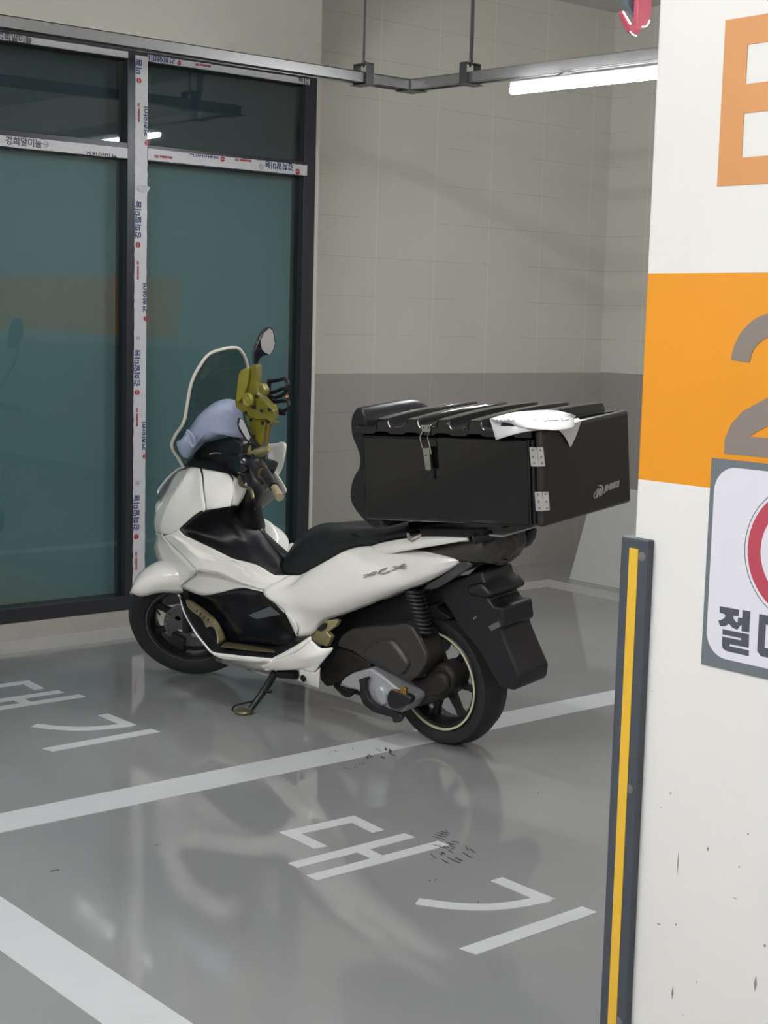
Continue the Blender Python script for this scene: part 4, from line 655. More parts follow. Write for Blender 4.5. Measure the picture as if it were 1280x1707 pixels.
 'muff_out': [[(1.2061, 0.165, 0.9547), (1.1821, 0.1543, 0.9688), (1.1542, 0.1428, 1.0039), (1.1261, 0.1313, 1.0422), (1.0852, 0.1132, 1.0785), (1.0493, 0.0968, 1.1024), (1.0152, 0.0804, 1.1135), (0.9764, 0.0607, 1.1087), (0.9579, 0.0492, 1.0658), (0.9598, 0.0475, 1.0143), (0.9679, 0.0492, 0.966), (0.9893, 0.0607, 0.9815), (1.0156, 0.0738, 0.9832), (1.0495, 0.0902, 0.9762), (1.0743, 0.1018, 0.964), (1.1053, 0.1165, 0.9569), (1.1272, 0.1264, 0.9428), (1.159, 0.1395, 0.9022), (1.1774, 0.1477, 0.8915), (1.193, 0.156, 0.9055)]],
 'muff_cuff': [[(1.1906, 0.177, 0.9576), (1.1667, 0.1663, 0.9717), (1.1435, 0.1565, 0.9962), (1.1229, 0.1466, 0.9997), (1.1117, 0.14, 0.9788), (1.1111, 0.1384, 0.9544), (1.1316, 0.1466, 0.9229), (1.1527, 0.1556, 0.9017), (1.1651, 0.1614, 0.8981), (1.1801, 0.1696, 0.9155)]],
 'muff_cuff_ring': [[(1.1111, 0.1704, 1.0107), (1.0917, 0.1597, 0.9899), (1.0877, 0.1564, 0.9657), (1.0964, 0.1597, 0.9483), (1.1049, 0.1646, 0.9622), (1.1052, 0.1659, 0.983), (1.1152, 0.172, 1.0038)]],
 'meter_hood': [[(1.2669, 0.06, 0.8707), (1.2235, 0.06, 0.9098), (1.1764, 0.06, 0.9382), (1.1207, 0.06, 0.9511), (1.0548, 0.06, 0.9664), (0.991, 0.06, 0.9727), (0.9516, 0.06, 0.9516), (0.9623, 0.06, 0.8958), (0.9921, 0.06, 0.8587), (1.0653, 0.06, 0.8664), (1.1622, 0.06, 0.8687)]],
 'wing': [[(1.1076, -0.19, 0.9034), (1.0677, -0.2, 0.9079), (1.0257, -0.21, 0.911), (1.018, -0.21, 0.9037)], [(1.0979, -0.185, 0.8616), (1.0837, -0.195, 0.8468), (1.0506, -0.2, 0.8632), (1.0155, -0.2, 0.8732)], [(1.0969, -0.18, 0.8119), (1.0763, -0.18, 0.8028), (1.0616, -0.185, 0.7925), (1.0459, -0.19, 0.7931)], [(1.1218, -0.17, 0.7131), (1.1048, -0.17, 0.722), (1.0814, -0.17, 0.7424), (1.0632, -0.18, 0.7715)]],
 'right_shield': [[(1.1683, -0.17, 0.6257), (1.1524, -0.165, 0.5934), (1.1208, -0.16, 0.5582), (1.075, -0.155, 0.52), (1.0076, -0.15, 0.4726)], [(1.1976, -0.2, 0.6146), (1.1319, -0.205, 0.5884), (1.0931, -0.2, 0.5539), (1.0643, -0.19, 0.5095), (1.0357, -0.18, 0.4644)], [(1.229, -0.23, 0.6042), (1.1648, -0.24, 0.5772), (1.1102, -0.245, 0.5534), (1.0776, -0.24, 0.5306), (1.054, -0.22, 0.4924), (1.0452, -0.19, 0.4646)]],
 'bar': [[(0.9729, 0.02, 0.8888), (0.8961, 0.07, 0.8755), (0.7962, 0.13, 0.8867), (0.6315, 0.24, 0.8973), (0.5441, 0.29, 0.8766)]],
 'bar_right': [[(0.9729, 0.02, 0.8888), (1.1, -0.12, 0.9), (1.24, -0.24, 0.91), (1.36, -0.29, 0.885)]],
 'grip': [[(0.6336, 0.24, 0.9004), (0.541, 0.285, 0.8697)]],
 'grip_gold': [[(0.6313, 0.24, 0.8989), (0.6514, 0.235, 0.898)]],
 'bar_end': [[(0.5365, 0.287, 0.8689), (0.4796, 0.315, 0.846)]],
 'lever': [[(0.8152, 0.2, 0.8661), (0.7912, 0.22, 0.8483), (0.7544, 0.235, 0.8427), (0.7123, 0.25, 0.8443), (0.6844, 0.262, 0.8392), (0.6642, 0.275, 0.819)]],
 'lever_cable': [[(0.687, 0.25, 0.814), (0.7403, 0.2, 0.7669)]],
 'switch': [[(0.81, 0.13, 0.8989), (0.7729, 0.15, 0.8919), (0.697, 0.2, 0.8867)]],
 'column': [[(0.9985, 0.0, 0.8627), (0.968, 0.03, 0.8214), (0.9381, 0.05, 0.7858), (0.9797, 0.03, 0.7295), (1.0113, 0.0, 0.636), (1.046, -0.03, 0.5676)]],
 'clamp': [[(0.9615, 0.06, 0.9045), (0.9079, 0.07, 0.912), (0.8176, 0.09, 0.9291), (0.7526, 0.11, 0.9573)]],
 'mirror_stem_left': [[(0.9327, 0.06, 0.8811), (0.8882, 0.1, 0.9419), (0.8157, 0.14, 0.9802)]],
 'mirror_left_glass': [[(0.8244, 0.1725, 1.0676), (0.8199, 0.164, 1.0611), (0.8159, 0.1565, 1.0389), (0.8096, 0.1445, 0.9995), (0.8125, 0.15, 0.9868), (0.8158, 0.1562, 0.9925), (0.8228, 0.1694, 1.0204), (0.8275, 0.1784, 1.0444)]],
 'mirror_left_shell': [[(0.8304, 0.1695, 1.0688), (0.8243, 0.158, 1.0624), (0.8196, 0.1492, 1.036), (0.8005, 0.1131, 0.9641), (0.8063, 0.1241, 0.9552), (0.8154, 0.1411, 0.9704), (0.8189, 0.1478, 0.9837), (0.8289, 0.1667, 1.0162), (0.8335, 0.1754, 1.0436)]],
 'mirror_stem_right': [[(1.22, -0.2, 0.93), (1.31, -0.33, 1.1742), (1.3098, -0.335, 1.2002), (1.2963, -0.34, 1.2266)]],
 'mirror_right_glass': [[(1.2338, -0.35, 1.3236), (1.2284, -0.3602, 1.3141), (1.2257, -0.3655, 1.2658), (1.2295, -0.3582, 1.2423), (1.2364, -0.3452, 1.2237), (1.2446, -0.3297, 1.2303), (1.2504, -0.3187, 1.2456), (1.252, -0.3158, 1.2786), (1.2444, -0.3301, 1.3078)]],
 'mirror_right_shell': [[(1.2395, -0.3537, 1.3284), (1.2343, -0.3635, 1.3268), (1.2302, -0.3713, 1.3087), (1.2282, -0.375, 1.2691), (1.2327, -0.3666, 1.2392), (1.2405, -0.3517, 1.222), (1.2522, -0.3296, 1.2182), (1.2599, -0.3152, 1.2085), (1.2654, -0.3047, 1.1854), (1.27, -0.296, 1.1861), (1.2703, -0.2955, 1.2321), (1.2656, -0.3044, 1.2619), (1.2561, -0.3224, 1.2996), (1.2471, -0.3394, 1.32)]],
 'mount_upper': [[(0.8156, 0.12, 1.2462), (0.7798, 0.12, 1.2484), (0.7799, 0.12, 1.2289), (0.7895, 0.12, 1.1656), (0.7853, 0.12, 1.1481), (0.7473, 0.12, 1.1246), (0.7064, 0.12, 1.0936), (0.7066, 0.12, 1.072), (0.716, 0.12, 1.0517), (0.7474, 0.12, 1.0615), (0.8011, 0.12, 1.0581), (0.86, 0.12, 1.0703), (0.8714, 0.12, 1.0776), (0.9062, 0.12, 1.0956), (0.9091, 0.12, 1.1155), (0.8821, 0.12, 1.2127), (0.8621, 0.12, 1.2314), (0.8548, 0.12, 1.2317), (0.8574, 0.12, 1.2177), (0.8257, 0.12, 1.2348)]],
 'mount_lower': [[(0.8718, 0.11, 1.0683), (0.8125, 0.11, 1.058), (0.7587, 0.11, 1.0614), (0.7245, 0.11, 1.0498), (0.7342, 0.11, 1.0393), (0.7481, 0.11, 1.0483), (0.7663, 0.11, 1.0431), (0.7794, 0.11, 0.9985), (0.7978, 0.11, 0.9611), (0.8269, 0.11, 0.9709), (0.8543, 0.11, 0.9991), (0.8624, 0.11, 1.0408)]],
 'mount_face': [[(0.8384, 0.135, 1.234), (0.8082, 0.135, 1.2372), (0.8264, 0.135, 1.1734), (0.8447, 0.135, 1.1408), (0.8744, 0.135, 1.1153), (0.8875, 0.135, 1.1186), (0.8631, 0.135, 1.2152)]],
 'mount_knob': [[(0.7568, 0.14, 1.1892), (0.7361, 0.14, 1.1902), (0.7208, 0.14, 1.1676), (0.7285, 0.14, 1.1477), (0.7572, 0.14, 1.154)]],
 'mount_disc': [[(0.8132, 0.145, 1.1299)]],
 'mount_rod': [[(0.7313, 0.125, 1.0475), (0.7532, 0.12, 0.968)]],
 'mount_base': [[(0.9476, 0.08, 0.9041), (0.8849, 0.085, 0.9182), (0.8049, 0.1, 0.943), (0.7507, 0.11, 0.9567)]],
 'cup_spine': [[(0.9087, -0.05, 1.174), (0.9174, -0.05, 1.147), (0.9113, -0.05, 1.0941), (0.8955, -0.05, 1.0662)]],
 'cup_rings': [[(0.9075, -0.05, 1.1679), (0.8277, -0.02, 1.1792), (0.7414, 0.02, 1.1878), (0.7226, 0.03, 1.1779), (0.7302, 0.03, 1.1578)], [(0.9113, -0.05, 1.1269), (0.8209, 0.0, 1.1416), (0.7618, 0.02, 1.157), (0.7302, 0.03, 1.1578), (0.7512, 0.02, 1.1436), (0.8167, 0.0, 1.1217), (0.9067, -0.05, 1.1107)], [(0.9082, -0.05, 1.0942), (0.8182, 0.0, 1.1055), (0.7598, 0.02, 1.1133), (0.7256, 0.03, 1.1105), (0.7237, 0.03, 1.0987), (0.7395, 0.03, 1.0859), (0.8089, -0.0, 1.0758), (0.884, -0.04, 1.0703)], [(0.8959, -0.05, 1.0621), (0.8158, 0.0, 1.0653), (0.7639, 0.02, 1.0671)]],
 'cup_gold': [[(0.7309, 0.03, 1.1301)], [(0.8689, -0.03, 1.0806)]],
 'em1': [[(0.2196, 0.207, 0.5963), (0.1902, 0.207, 0.6034), (0.1716, 0.207, 0.6139), (0.1627, 0.207, 0.6129), (0.1662, 0.207, 0.605), (0.1877, 0.207, 0.5963), (0.197, 0.207, 0.5929), (0.2156, 0.207, 0.585), (0.2185, 0.207, 0.5872), (0.1966, 0.207, 0.5982), (0.218, 0.207, 0.5935)]],
 'em2': [[(0.1596, 0.2, 0.6097), (0.1483, 0.2, 0.6199), (0.1209, 0.2, 0.6323), (0.1272, 0.2, 0.6249), (0.1456, 0.2, 0.6159), (0.1489, 0.2, 0.6102), (0.131, 0.2, 0.6127), (0.1068, 0.2, 0.6234), (0.1131, 0.2, 0.616), (0.1343, 0.2, 0.6079), (0.1522, 0.2, 0.6054), (0.1611, 0.2, 0.606)]],
 'em3': [[(0.1029, 0.19, 0.6335), (0.092, 0.19, 0.6384), (0.0776, 0.19, 0.6369), (0.0536, 0.19, 0.6509), (0.0461, 0.19, 0.651), (0.0659, 0.19, 0.6385), (0.0468, 0.19, 0.6393), (0.0516, 0.19, 0.6352), (0.0748, 0.19, 0.6343), (0.102, 0.19, 0.6198), (0.112, 0.19, 0.6184), (0.0865, 0.19, 0.6331)]],
 'front_wheel_frame': [[(1.3116, 0.075, 0.2402), (0.7925, 0.6065, 0.0637), (-0.5548, 0.7605, -0.3374), (-0.2531, 0.2321, 0.9392)]],
 'box_left_corners': [[(-0.5424, 0.217, 0.8418), (-0.5449, 0.217, 1.1081), (0.2145, 0.217, 1.0843), (0.1816, 0.217, 0.7825)]],
 'box_rear_corners': [[(-0.545, -0.2098, 0.8609), (-0.545, -0.1707, 1.141), (-0.545, 0.2202, 0.8427), (-0.545, 0.2172, 1.1047)]],
 'box_seam': [[(-0.5154, 0.217, 1.1147), (-0.5341, 0.217, 0.8851)]],
 'lid_skirt': [[(0.1989, 0.217, 1.0799), (0.2004, 0.217, 1.059), (-0.35, 0.217, 1.1005), (-0.5207, 0.217, 1.1174), (-0.547, 0.217, 1.1262)]],
 'pad_side': [[(0.2168, 0.2, 1.1442), (0.2392, 0.2, 1.1197), (0.2478, 0.2, 1.0921), (0.2443, 0.2, 1.0496), (0.2271, 0.2, 1.0159), (0.2159, 0.2, 0.9895), (0.2209, 0.2, 0.9501), (0.2449, 0.2, 0.9205), (0.2631, 0.2, 0.8834), (0.2666, 0.2, 0.8355), (0.2383, 0.2, 0.7988), (0.1997, 0.2, 0.7714), (0.1628, 0.2, 0.7558), (0.1304, 0.2, 0.7596), (0.1762, 0.2, 0.876), (0.1681, 0.2, 0.9934), (0.1783, 0.2, 1.079), (0.1806, 0.2, 1.1234), (0.1951, 0.2, 1.1455)]],
 'pad_far': [[(0.4144, -0.19, 1.1508), (0.3864, -0.19, 1.1423), (0.3662, -0.19, 1.102)]],
 'latch_plate': [[(-0.0837, 0.223, 1.1114), (-0.1207, 0.223, 1.1138), (-0.1208, 0.223, 1.0951), (-0.1156, 0.223, 1.0919), (-0.0865, 0.223, 1.0907)]],
 'latch_wire': [[(-0.0883, 0.225, 1.0911), (-0.0832, 0.229, 1.0731), (-0.0874, 0.231, 1.0607), (-0.093, 0.231, 1.0422)], [(-0.1175, 0.225, 1.0932), (-0.1152, 0.229, 1.0754), (-0.1228, 0.231, 1.0546), (-0.1264, 0.229, 1.0272)]],
 'latch_lever': [[(-0.0957, 0.235, 1.0445), (-0.1241, 0.235, 1.0461), (-0.128, 0.235, 0.9791), (-0.124, 0.235, 0.9758), (-0.1053, 0.235, 0.975)]],
 'latch_rivet': [[(-0.0949, 0.225, 1.1043), (-0.114, 0.225, 1.1056), (-0.1109, 0.237, 1.0214)]],
 'hinge1': [[(-0.507, 0.226, 1.0758), (-0.5266, 0.226, 1.0773), (-0.534, 0.226, 1.0221), (-0.5117, 0.226, 1.0202)], [(-0.536, 0.226, 1.0781), (-0.5554, 0.226, 1.0795), (-0.5615, 0.226, 1.0252), (-0.5411, 0.226, 1.0227)]],
 'hinge2': [[(-0.522, 0.226, 0.947), (-0.543, 0.226, 0.9491), (-0.5482, 0.226, 0.8936), (-0.525, 0.226, 0.8911)], [(-0.551, 0.226, 0.9499), (-0.5705, 0.226, 0.9518), (-0.574, 0.226, 0.8975), (-0.5536, 0.226, 0.8946)]],
 'hinge_rivets': [[(-0.5199, 0.229, 1.0691), (-0.5214, 0.229, 1.0491), (-0.5238, 0.229, 1.0313), (-0.5483, 0.229, 1.0714), (-0.5507, 0.229, 1.0515), (-0.5536, 0.229, 1.0338), (-0.5349, 0.229, 0.9417), (-0.5369, 0.229, 0.9205), (-0.5389, 0.229, 0.9021), (-0.563, 0.229, 0.9455), (-0.5649, 0.229, 0.9233), (-0.5665, 0.229, 0.905)]],
 'logo': [[(-0.546, -0.0216, 0.8865), (-0.546, -0.0715, 0.9201), (-0.546, -0.0771, 0.9005), (-0.546, -0.1614, 0.9048), (-0.546, -0.0776, 0.918), (-0.546, -0.1618, 0.918)]],
 'logo_swoosh': [[(-0.546, -0.0367, 0.8839), (-0.546, -0.0247, 0.8885), (-0.546, -0.022, 0.8975), (-0.546, -0.0314, 0.9071), (-0.546, -0.0499, 0.9151), (-0.546, -0.0407, 0.9129), (-0.546, -0.0295, 0.9055), (-0.546, -0.0268, 0.8967), (-0.546, -0.029, 0.8908)], [(-0.546, -0.0441, 0.9235), (-0.546, -0.0594, 0.9236), (-0.546, -0.0702, 0.9181), (-0.546, -0.0736, 0.9074), (-0.546, -0.0677, 0.8954), (-0.546, -0.0613, 0.8871), (-0.546, -0.0647, 0.8996), (-0.546, -0.0651, 0.9107), (-0.546, -0.0592, 0.9173)]],
 'logo_mark': [[(-0.546, -0.0437, 0.9106), (-0.546, -0.059, 0.9128), (-0.546, -0.0638, 0.9072), (-0.546, -0.0583, 0.8895), (-0.546, -0.0509, 0.8878), (-0.546, -0.0464, 0.899), (-0.546, -0.0429, 0.8877), (-0.546, -0.0338, 0.8881)]],
 'paper_top': [[(-0.4057, 0.2774, 1.158), (-0.3828, 0.1942, 1.158), (-0.3818, 0.1257, 1.158), (-0.4057, 0.0867, 1.158), (-0.4345, 0.0593, 1.158), (-0.4793, 0.0526, 1.158)], [(-0.3952, 0.2589, 1.152), (-0.4343, 0.2454, 1.152), (-0.461, 0.2061, 1.152), (-0.491, 0.1652, 1.152), (-0.5179, 0.1256, 1.152), (-0.511, 0.0473, 1.152)], [(-0.3271, 0.1764, 1.134), (-0.3939, 0.1977, 1.134), (-0.4775, 0.2273, 1.134), (-0.5514, 0.2418, 1.134), (-0.5968, 0.2053, 1.131), (-0.4846, -0.028, 1.131)]],
 'paper_top2': [[(-0.5968, 0.2053, 1.131), (-0.4846, -0.028, 1.131)], [(-0.5675, 0.1106, 1.129), (-0.5504, 0.0345, 1.129)]],
 'paper_left': [[(-0.3404, 0.2, 1.1435), (-0.4076, 0.214, 1.1368), (-0.4715, 0.22, 1.1326), (-0.5339, 0.22, 1.1298), (-0.609, 0.221, 1.1337)], [(-0.3712, 0.224, 1.1181), (-0.4215, 0.226, 1.1218), (-0.4797, 0.225, 1.1239), (-0.5406, 0.223, 1.1282), (-0.6119, 0.222, 1.1326)], [(-0.3832, 0.226, 1.0879), (-0.4399, 0.227, 1.1054), (-0.5074, 0.226, 1.1224), (-0.5494, 0.223, 1.1281), (-0.6132, 0.222, 1.132)]],
 'paper_right': [[(-0.551, 0.1467, 1.1197), (-0.551, 0.0891, 1.125), (-0.551, 0.0352, 1.1291)], [(-0.553, 0.116, 1.0925), (-0.553, 0.0872, 1.0919), (-0.553, 0.0578, 1.0985)], [(-0.556, 0.0991, 1.0652), (-0.556, 0.0952, 1.061), (-0.556, 0.091, 1.0647)]],
 'writing': [[(-0.3968, 0.156, 1.143), (-0.4537, 0.2087, 1.143), (-0.4054, 0.1384, 1.143), (-0.4435, 0.1739, 1.143), (-0.4829, 0.1946, 1.143), (-0.4509, 0.1437, 1.143)], [(-0.4533, 0.1692, 1.143), (-0.4752, 0.1852, 1.143), (-0.462, 0.1518, 1.143), (-0.499, 0.1868, 1.143), (-0.4952, 0.1624, 1.143)], [(-0.4947, 0.1477, 1.141), (-0.5344, 0.181, 1.141), (-0.4958, 0.1206, 1.141), (-0.5398, 0.1654, 1.141), (-0.5516, 0.1466, 1.141)], [(-0.5346, 0.1475, 1.14), (-0.5165, 0.0899, 1.14), (-0.5708, 0.143, 1.14), (-0.5689, 0.1178, 1.14)], [(-0.3716, 0.1249, 1.15), (-0.4013, 0.1385, 1.15), (-0.3903, 0.1023, 1.15), (-0.4218, 0.1014, 1.15)], [(-0.4363, 0.0794, 1.148), (-0.4654, 0.0932, 1.148), (-0.455, 0.0568, 1.148), (-0.4828, 0.0575, 1.148)]],
 'rack_bar': [[(0.0239, 0.14, 0.7606), (-0.2425, 0.14, 0.7912), (-0.2461, 0.14, 0.7654), (0.0098, 0.14, 0.735)]],
 'rack_bolt': [[(0.027, 0.16, 0.7445), (0.0251, 0.14, 0.741)]],
 'rack_bolt2': [[(-0.2066, 0.15, 0.7702), (-0.2514, 0.14, 0.7773)]],
 'signal': [[(-0.1738, -0.1, 0.7386), (-0.2562, -0.1, 0.7481), (-0.2452, -0.1, 0.7118), (-0.2228, -0.1, 0.6817), (-0.203, -0.1, 0.6769), (-0.1688, -0.1, 0.6853)]],
}
BIKE = Matrix(((-0.10106, -0.98943, -0.10399, 3.44103), (0.99488, -0.1005, -0.01056, 3.63285), (0.0, -0.10453, 0.99452, 0.0), (0, 0, 0, 1)))
sc = empty('motor_scooter', mw=BIKE)
tag(sc, 'white and black motor scooter parked on its side stand on the grey floor', 'motor scooter')
W_ = mat('white_gloss_plastic', rgb(238, 236, 230), 0.16, coat=0.6, var=0.025, scale=6)
BK = mat('matt_black_plastic', rgb(26, 27, 31), 0.42, var=0.1, scale=30, bump=0.06, bscale=300)
BG = mat('gloss_black_plastic', rgb(20, 22, 28), 0.2, coat=0.3, var=0.08)
SEATM = mat('black_vinyl', rgb(24, 26, 29), 0.5, var=0.1, scale=40, bump=0.12, bscale=400)
TYRE = mat('tyre_rubber', rgb(33, 34, 37), 0.62, var=0.12, scale=30, bump=0.12, bscale=120)
RIM = mat('black_alloy', rgb(30, 31, 34), 0.35, 0.3, var=0.08)
LIP = mat('dull_rim_lip', rgb(96, 94, 88), 0.4, 0.4, var=0.15)
TAPE = mat('pale_yellow_rim_tape', rgb(206, 202, 168), 0.4, var=0.08)
CHR = mat('bright_metal', rgb(196, 194, 188), 0.18, 1.0, var=0.06)
ALU = mat('cast_aluminium', rgb(182, 184, 188), 0.38, 0.35, var=0.08, scale=30)
GOLD = mat('gold_anodised', rgb(196, 150, 74), 0.28, 0.9, var=0.08)
PGOLD = mat('pale_gold_plate', rgb(188, 178, 132), 0.35, 0.5, var=0.1)
DGOLD = mat('dull_gold_plate', rgb(120, 112, 84), 0.38, 0.5, var=0.12)
BRN = mat('weathered_dark_plastic', rgb(58, 55, 53), 0.42, var=0.14, scale=18)
ENG = mat('grimy_engine_casting', rgb(44, 41, 39), 0.6, 0.2, var=0.25, scale=30, bump=0.3)
DK = mat('deep_black', rgb(16, 17, 20), 0.6)  # near-black of cords, hoses and screws, also filling dark gaps
YACR = mat('yellow_translucent_plastic', rgb(116, 110, 40), 0.28, var=0.4, scale=26, spec=0.6)
SCRN = glass_mat('smoked_screen', (.58, .64, .62))
MIRR = mat('mirror_face', rgb(214, 216, 218), 0.3, 0.7, var=0.01)
LENS = mat('smoked_lens', rgb(52, 52, 54), 0.08, coat=0.8, var=0.1)
GREYDEC = mat('grey_decal', rgb(92, 94, 98), 0.3, var=0.05)
MUFF = mat('silver_blue_fabric', rgb(150, 160, 184), 0.45, 0.15, var=0.12, scale=12, bump=0.25, bscale=30)
CREAM = mat('cream_edge_trim', rgb(200, 196, 184), 0.4, var=0.05)

def extr(name, key, depth, m, parent=sc, bevel=.006, seg=3, i=0, smooth=40, taper=None):
    """left-facing outline pushed inwards along v, edges rounded"""
    pts = [Vector(p) for p in K[key][i]]
    return MB().prism(pts, (0, -depth, 0)).build(name, m, parent, smooth=smooth, bevel=bevel, seg=seg)
def mirp(p): return (p[0], -p[1], p[2])

# ---- bodywork
f = MB()
f.patch(K['fairing_upper'], 30, 5, True, mirror=False)
f.patch([[(p[0], -p[1] * (1 - .05 * i), p[2]) for p in r_] for i, r_ in enumerate(K['fairing_upper'])], 30, 5, True, mirror=False)
f.patch(K['fairing_lower'], 30, 4, True)
f.patch(K['fairing_side'], 40, 4, linv=True, mirror=False)
f.patch(K['fairing_under'], 30, 4, True)
nose = [[K['fairing_upper'][0][i], (K['fairing_upper'][0][i][0] + .035, .05, K['fairing_upper'][0][i][2] - .004), (K['fairing_upper'][0][i][0] + .045, 0, K['fairing_upper'][0][i][2] - .006)] for i in range(7)]
f.patch(nose, 8, 4)
fl0 = K['fairing_lower'][0]
nose2 = [[p, (p[0] + .03, p[1] * .45, p[2] - .004), (p[0] + .04, 0, p[2] - .006)] for p in fl0[:4]]
f.patch(nose2, 8, 4)
f.strip([K['fairing_upper'][3][k] for k in (5, 6)], [K['fairing_side'][0][k] for k in (0, 0)])
fo = f.build('front_fairing', W_, sc, smooth=15, solid=.004, merge=.0015)
MB().patch(K['fairing_seam'], 16, 6, mirror=False).build('cowl_panel', W_, sc, smooth=40, solid=.004)
MB().patch(K['fairing_back'], 16, 4, mirror=False).build('cowl_rear_panel', W_, sc, smooth=40, solid=.004)
# dark gaps between the cowl panels
for key, r_ in (('fairing_seam', 0), ('fairing_seam', 2)):
    P = [(p[0], p[1] - .003, p[2]) for p in K[key][r_]]
    MB().tube(P, .0032, 6, 5).build('panel_gap', DK, sc)
sym('headlamp_lens', [(K['nose_plate'], 16, 4)], mat('grey_lamp_lens', rgb(104, 108, 108), .15, coat=.6), sc, smooth=40, solid=.004)
for s_ in (1, -1): MB().tube([(p[0], p[1] * s_, p[2]) for p in K['nose_plate'][0]], .0042, 8, 5).build('headlamp_visor', W_, sc, smooth=50)
sym('side_visor', [(K['visor'], 12, 4)], W_, sc, smooth=40, solid=.004)
sym('side_cover', [(K['side_cover_upper'], 44, 4), (K['side_cover_main'], 44, 5), (K['side_cover_stub'], 12, 4), (K['side_cover_leg'], 10, 2)], W_, sc, smooth=50, solid=.004, merge=.001)
b = MB(); b.patch(K['rim'], 60, 2, linu=True); b.patch(K['belly_rear'], 30, 5); b.patch(K['belly_tail'], 16, 4)
b.patch(K['belly_under'], 24, 4)
b.strip(K['belly_under'][2], [mirp(p) for p in K['belly_under'][2]])
b.build('belly_cover', W_, sc, smooth=40, solid=.005, merge=.001)
MB().lathe([(0, -.004), (.0125, -.004), (.0125, .0008), (0, .0008)], (Vector(K['belly_hole'][0][0]) + Vector((0, .0, 0))), (0, 1, 0), (1, 0, 0), 20, False).build('mounting_hole', DK, sc)
sym('footwell_wall', [(K['footwell_wall'], 40, 5)], BG, sc, smooth=50, solid=.004)
sym('footboard', [(K['footwell_floor'], 40, 5)], BK, sc, smooth=50, solid=.004)
lift = Vector((0, .004, .005))
fp = sym('foot_plate', [([[Vector(p) + lift for p in r_] for r_ in K['foot_plate_front']], 20, 4)], DGOLD, sc, smooth=50, solid=.003)[0]
A_, B_ = [spline([Vector(p) + lift * 1.6 for p in r_], 12) for r_ in K['foot_plate_front']]
for i in (2, 3, 4, 5):
    c = A_[i + 1].lerp(B_[i + 1], .42); d = (A_[i + 2] - A_[i]).normalized() * .006; e = (B_[i + 1] - A_[i + 1]) * .10
    MB().prism([c - d * .4 - e, c + d * .4 - e, c + d * .4 + e, c - d * .4 + e], (0, .0015, .001)).build('grip_slot', DK, fp)
sym('foot_plate', [([[Vector(p) + lift for p in r_] for r_ in K['foot_plate_floor']], 20, 4)], DGOLD, sc, smooth=50, solid=.003)
dl = Vector((0, .004, 0))
sym('grey_decal', [([[Vector(p) + dl for p in r_] for r_ in K['decal']], 12, 4)], GREYDEC, sc, solid=.001)
kc = K['knee_cover']; b = MB(); b.patch(kc, 36, 6, mirror=False)
cl = lambda p, m_: (p[0], -min(p[1], m_), p[2])
k4, k3 = kc[4][4:], kc[3][4:]
b.patch([[cl(p, .012) for p in k4], [cl(p, .02) for p in k3], [(p[0], -.03, p[2] - .05) for p in k3], [(p[0], -.034, p[2] - .14) for p in k3]], 24, 4, mirror=False)
b.strip(k4, [cl(p, .012) for p in k4])
b.build('knee_cover', BK, sc, smooth=60, solid=.004, merge=.001)
b = MB(); b.patch(K['seat'], 44, 6)
so = b.build('seat', SEATM, sc, smooth=70, solid=.02, merge=.002)
b = MB(); q = [Vector(p) for p in (K['seat'][0][8], K['seat'][1][7], K['seat'][2][6])]
MB().tube([p + Vector((0, .003, .003)) for p in q], .0035, 6, 4).build('seat_seam', DK, so); MB().tube([Vector(mirp(p)) + Vector((0, -.003, .003)) for p in q], .0035, 6, 4).build('seat_seam', DK, so)
sym('grab_rail', [(K['tail_fin'], 24, 4)], W_, sc, smooth=50, solid=.016)
b = MB(); b.patch(K['tail_cover'], 30, 5)
b.patch([K['tail_cover'][0], [(p[0], p[1] * .5, p[2] + .012) for p in K['tail_cover'][0]], [(p[0], 0, p[2] + .016) for p in K['tail_cover'][0]]], 24, 3)
b.patch([K['tail_cover'][2], [(p[0], p[1] * .5, p[2] - .012) for p in K['tail_cover'][2]], [(p[0], 0, p[2] - .016) for p in K['tail_cover'][2]]], 24, 3)
E_ = [r_[-1] for r_ in K['tail_cover']]
b.patch([[E_[0], E_[1], E_[2]], [(p[0] - (.012 if i == 1 else 0), 0, p[2] + (.016, 0, -.016)[i]) for i, p in enumerate(E_)]], 8, 3)
b.build('tail_cover', BRN, sc, smooth=50, merge=.002)
sym('tail_lamp_lens', [(K['tail_lens'], 20, 4)], LENS, sc, smooth=50, solid=.012)
b = MB(); P = K['mud'][0]; b.prism([(p[0], .075, p[2]) for p in P], (0, -.15, 0)); mg = b.build('rear_mudguard', BK, sc, bevel=.014, seg=3, smooth=40)
P = K['plate_tag'][0]; b = MB().prism([(p[0], .0765, p[2]) for p in P], (0, -.004, 0)).build('small_tag', mat('grey_tag', rgb(108, 104, 98), .4), mg)
for q in ((-.150, .482), (-.142, .476)):
    MB().lathe([(0, .0), (.0035, 0), (.0035, .003), (0, .003)], (q[0], .075, q[1]), (0, 1, 0), (1, 0, 0), 10, False).build('rivet', CHR, mg)
P = K['rear_reflector'][0]; MB().prism([(p[0], .09, p[2]) for p in P], (0, -.18, 0)).build('indicator_housing', BK, sc, bevel=.012, smooth=40, seg=3)
MB().prism([(p[0], .05, p[2]) for p in K['hugger'][0]], (0, -.1, 0)).build('tyre_hugger', BK, sc, bevel=.004)
MB().prism([(p[0], -.08, p[2]) for p in K['signal'][0]], (0, -.045, 0)).build('indicator', BK, sc, bevel=.014, seg=3, smooth=40)
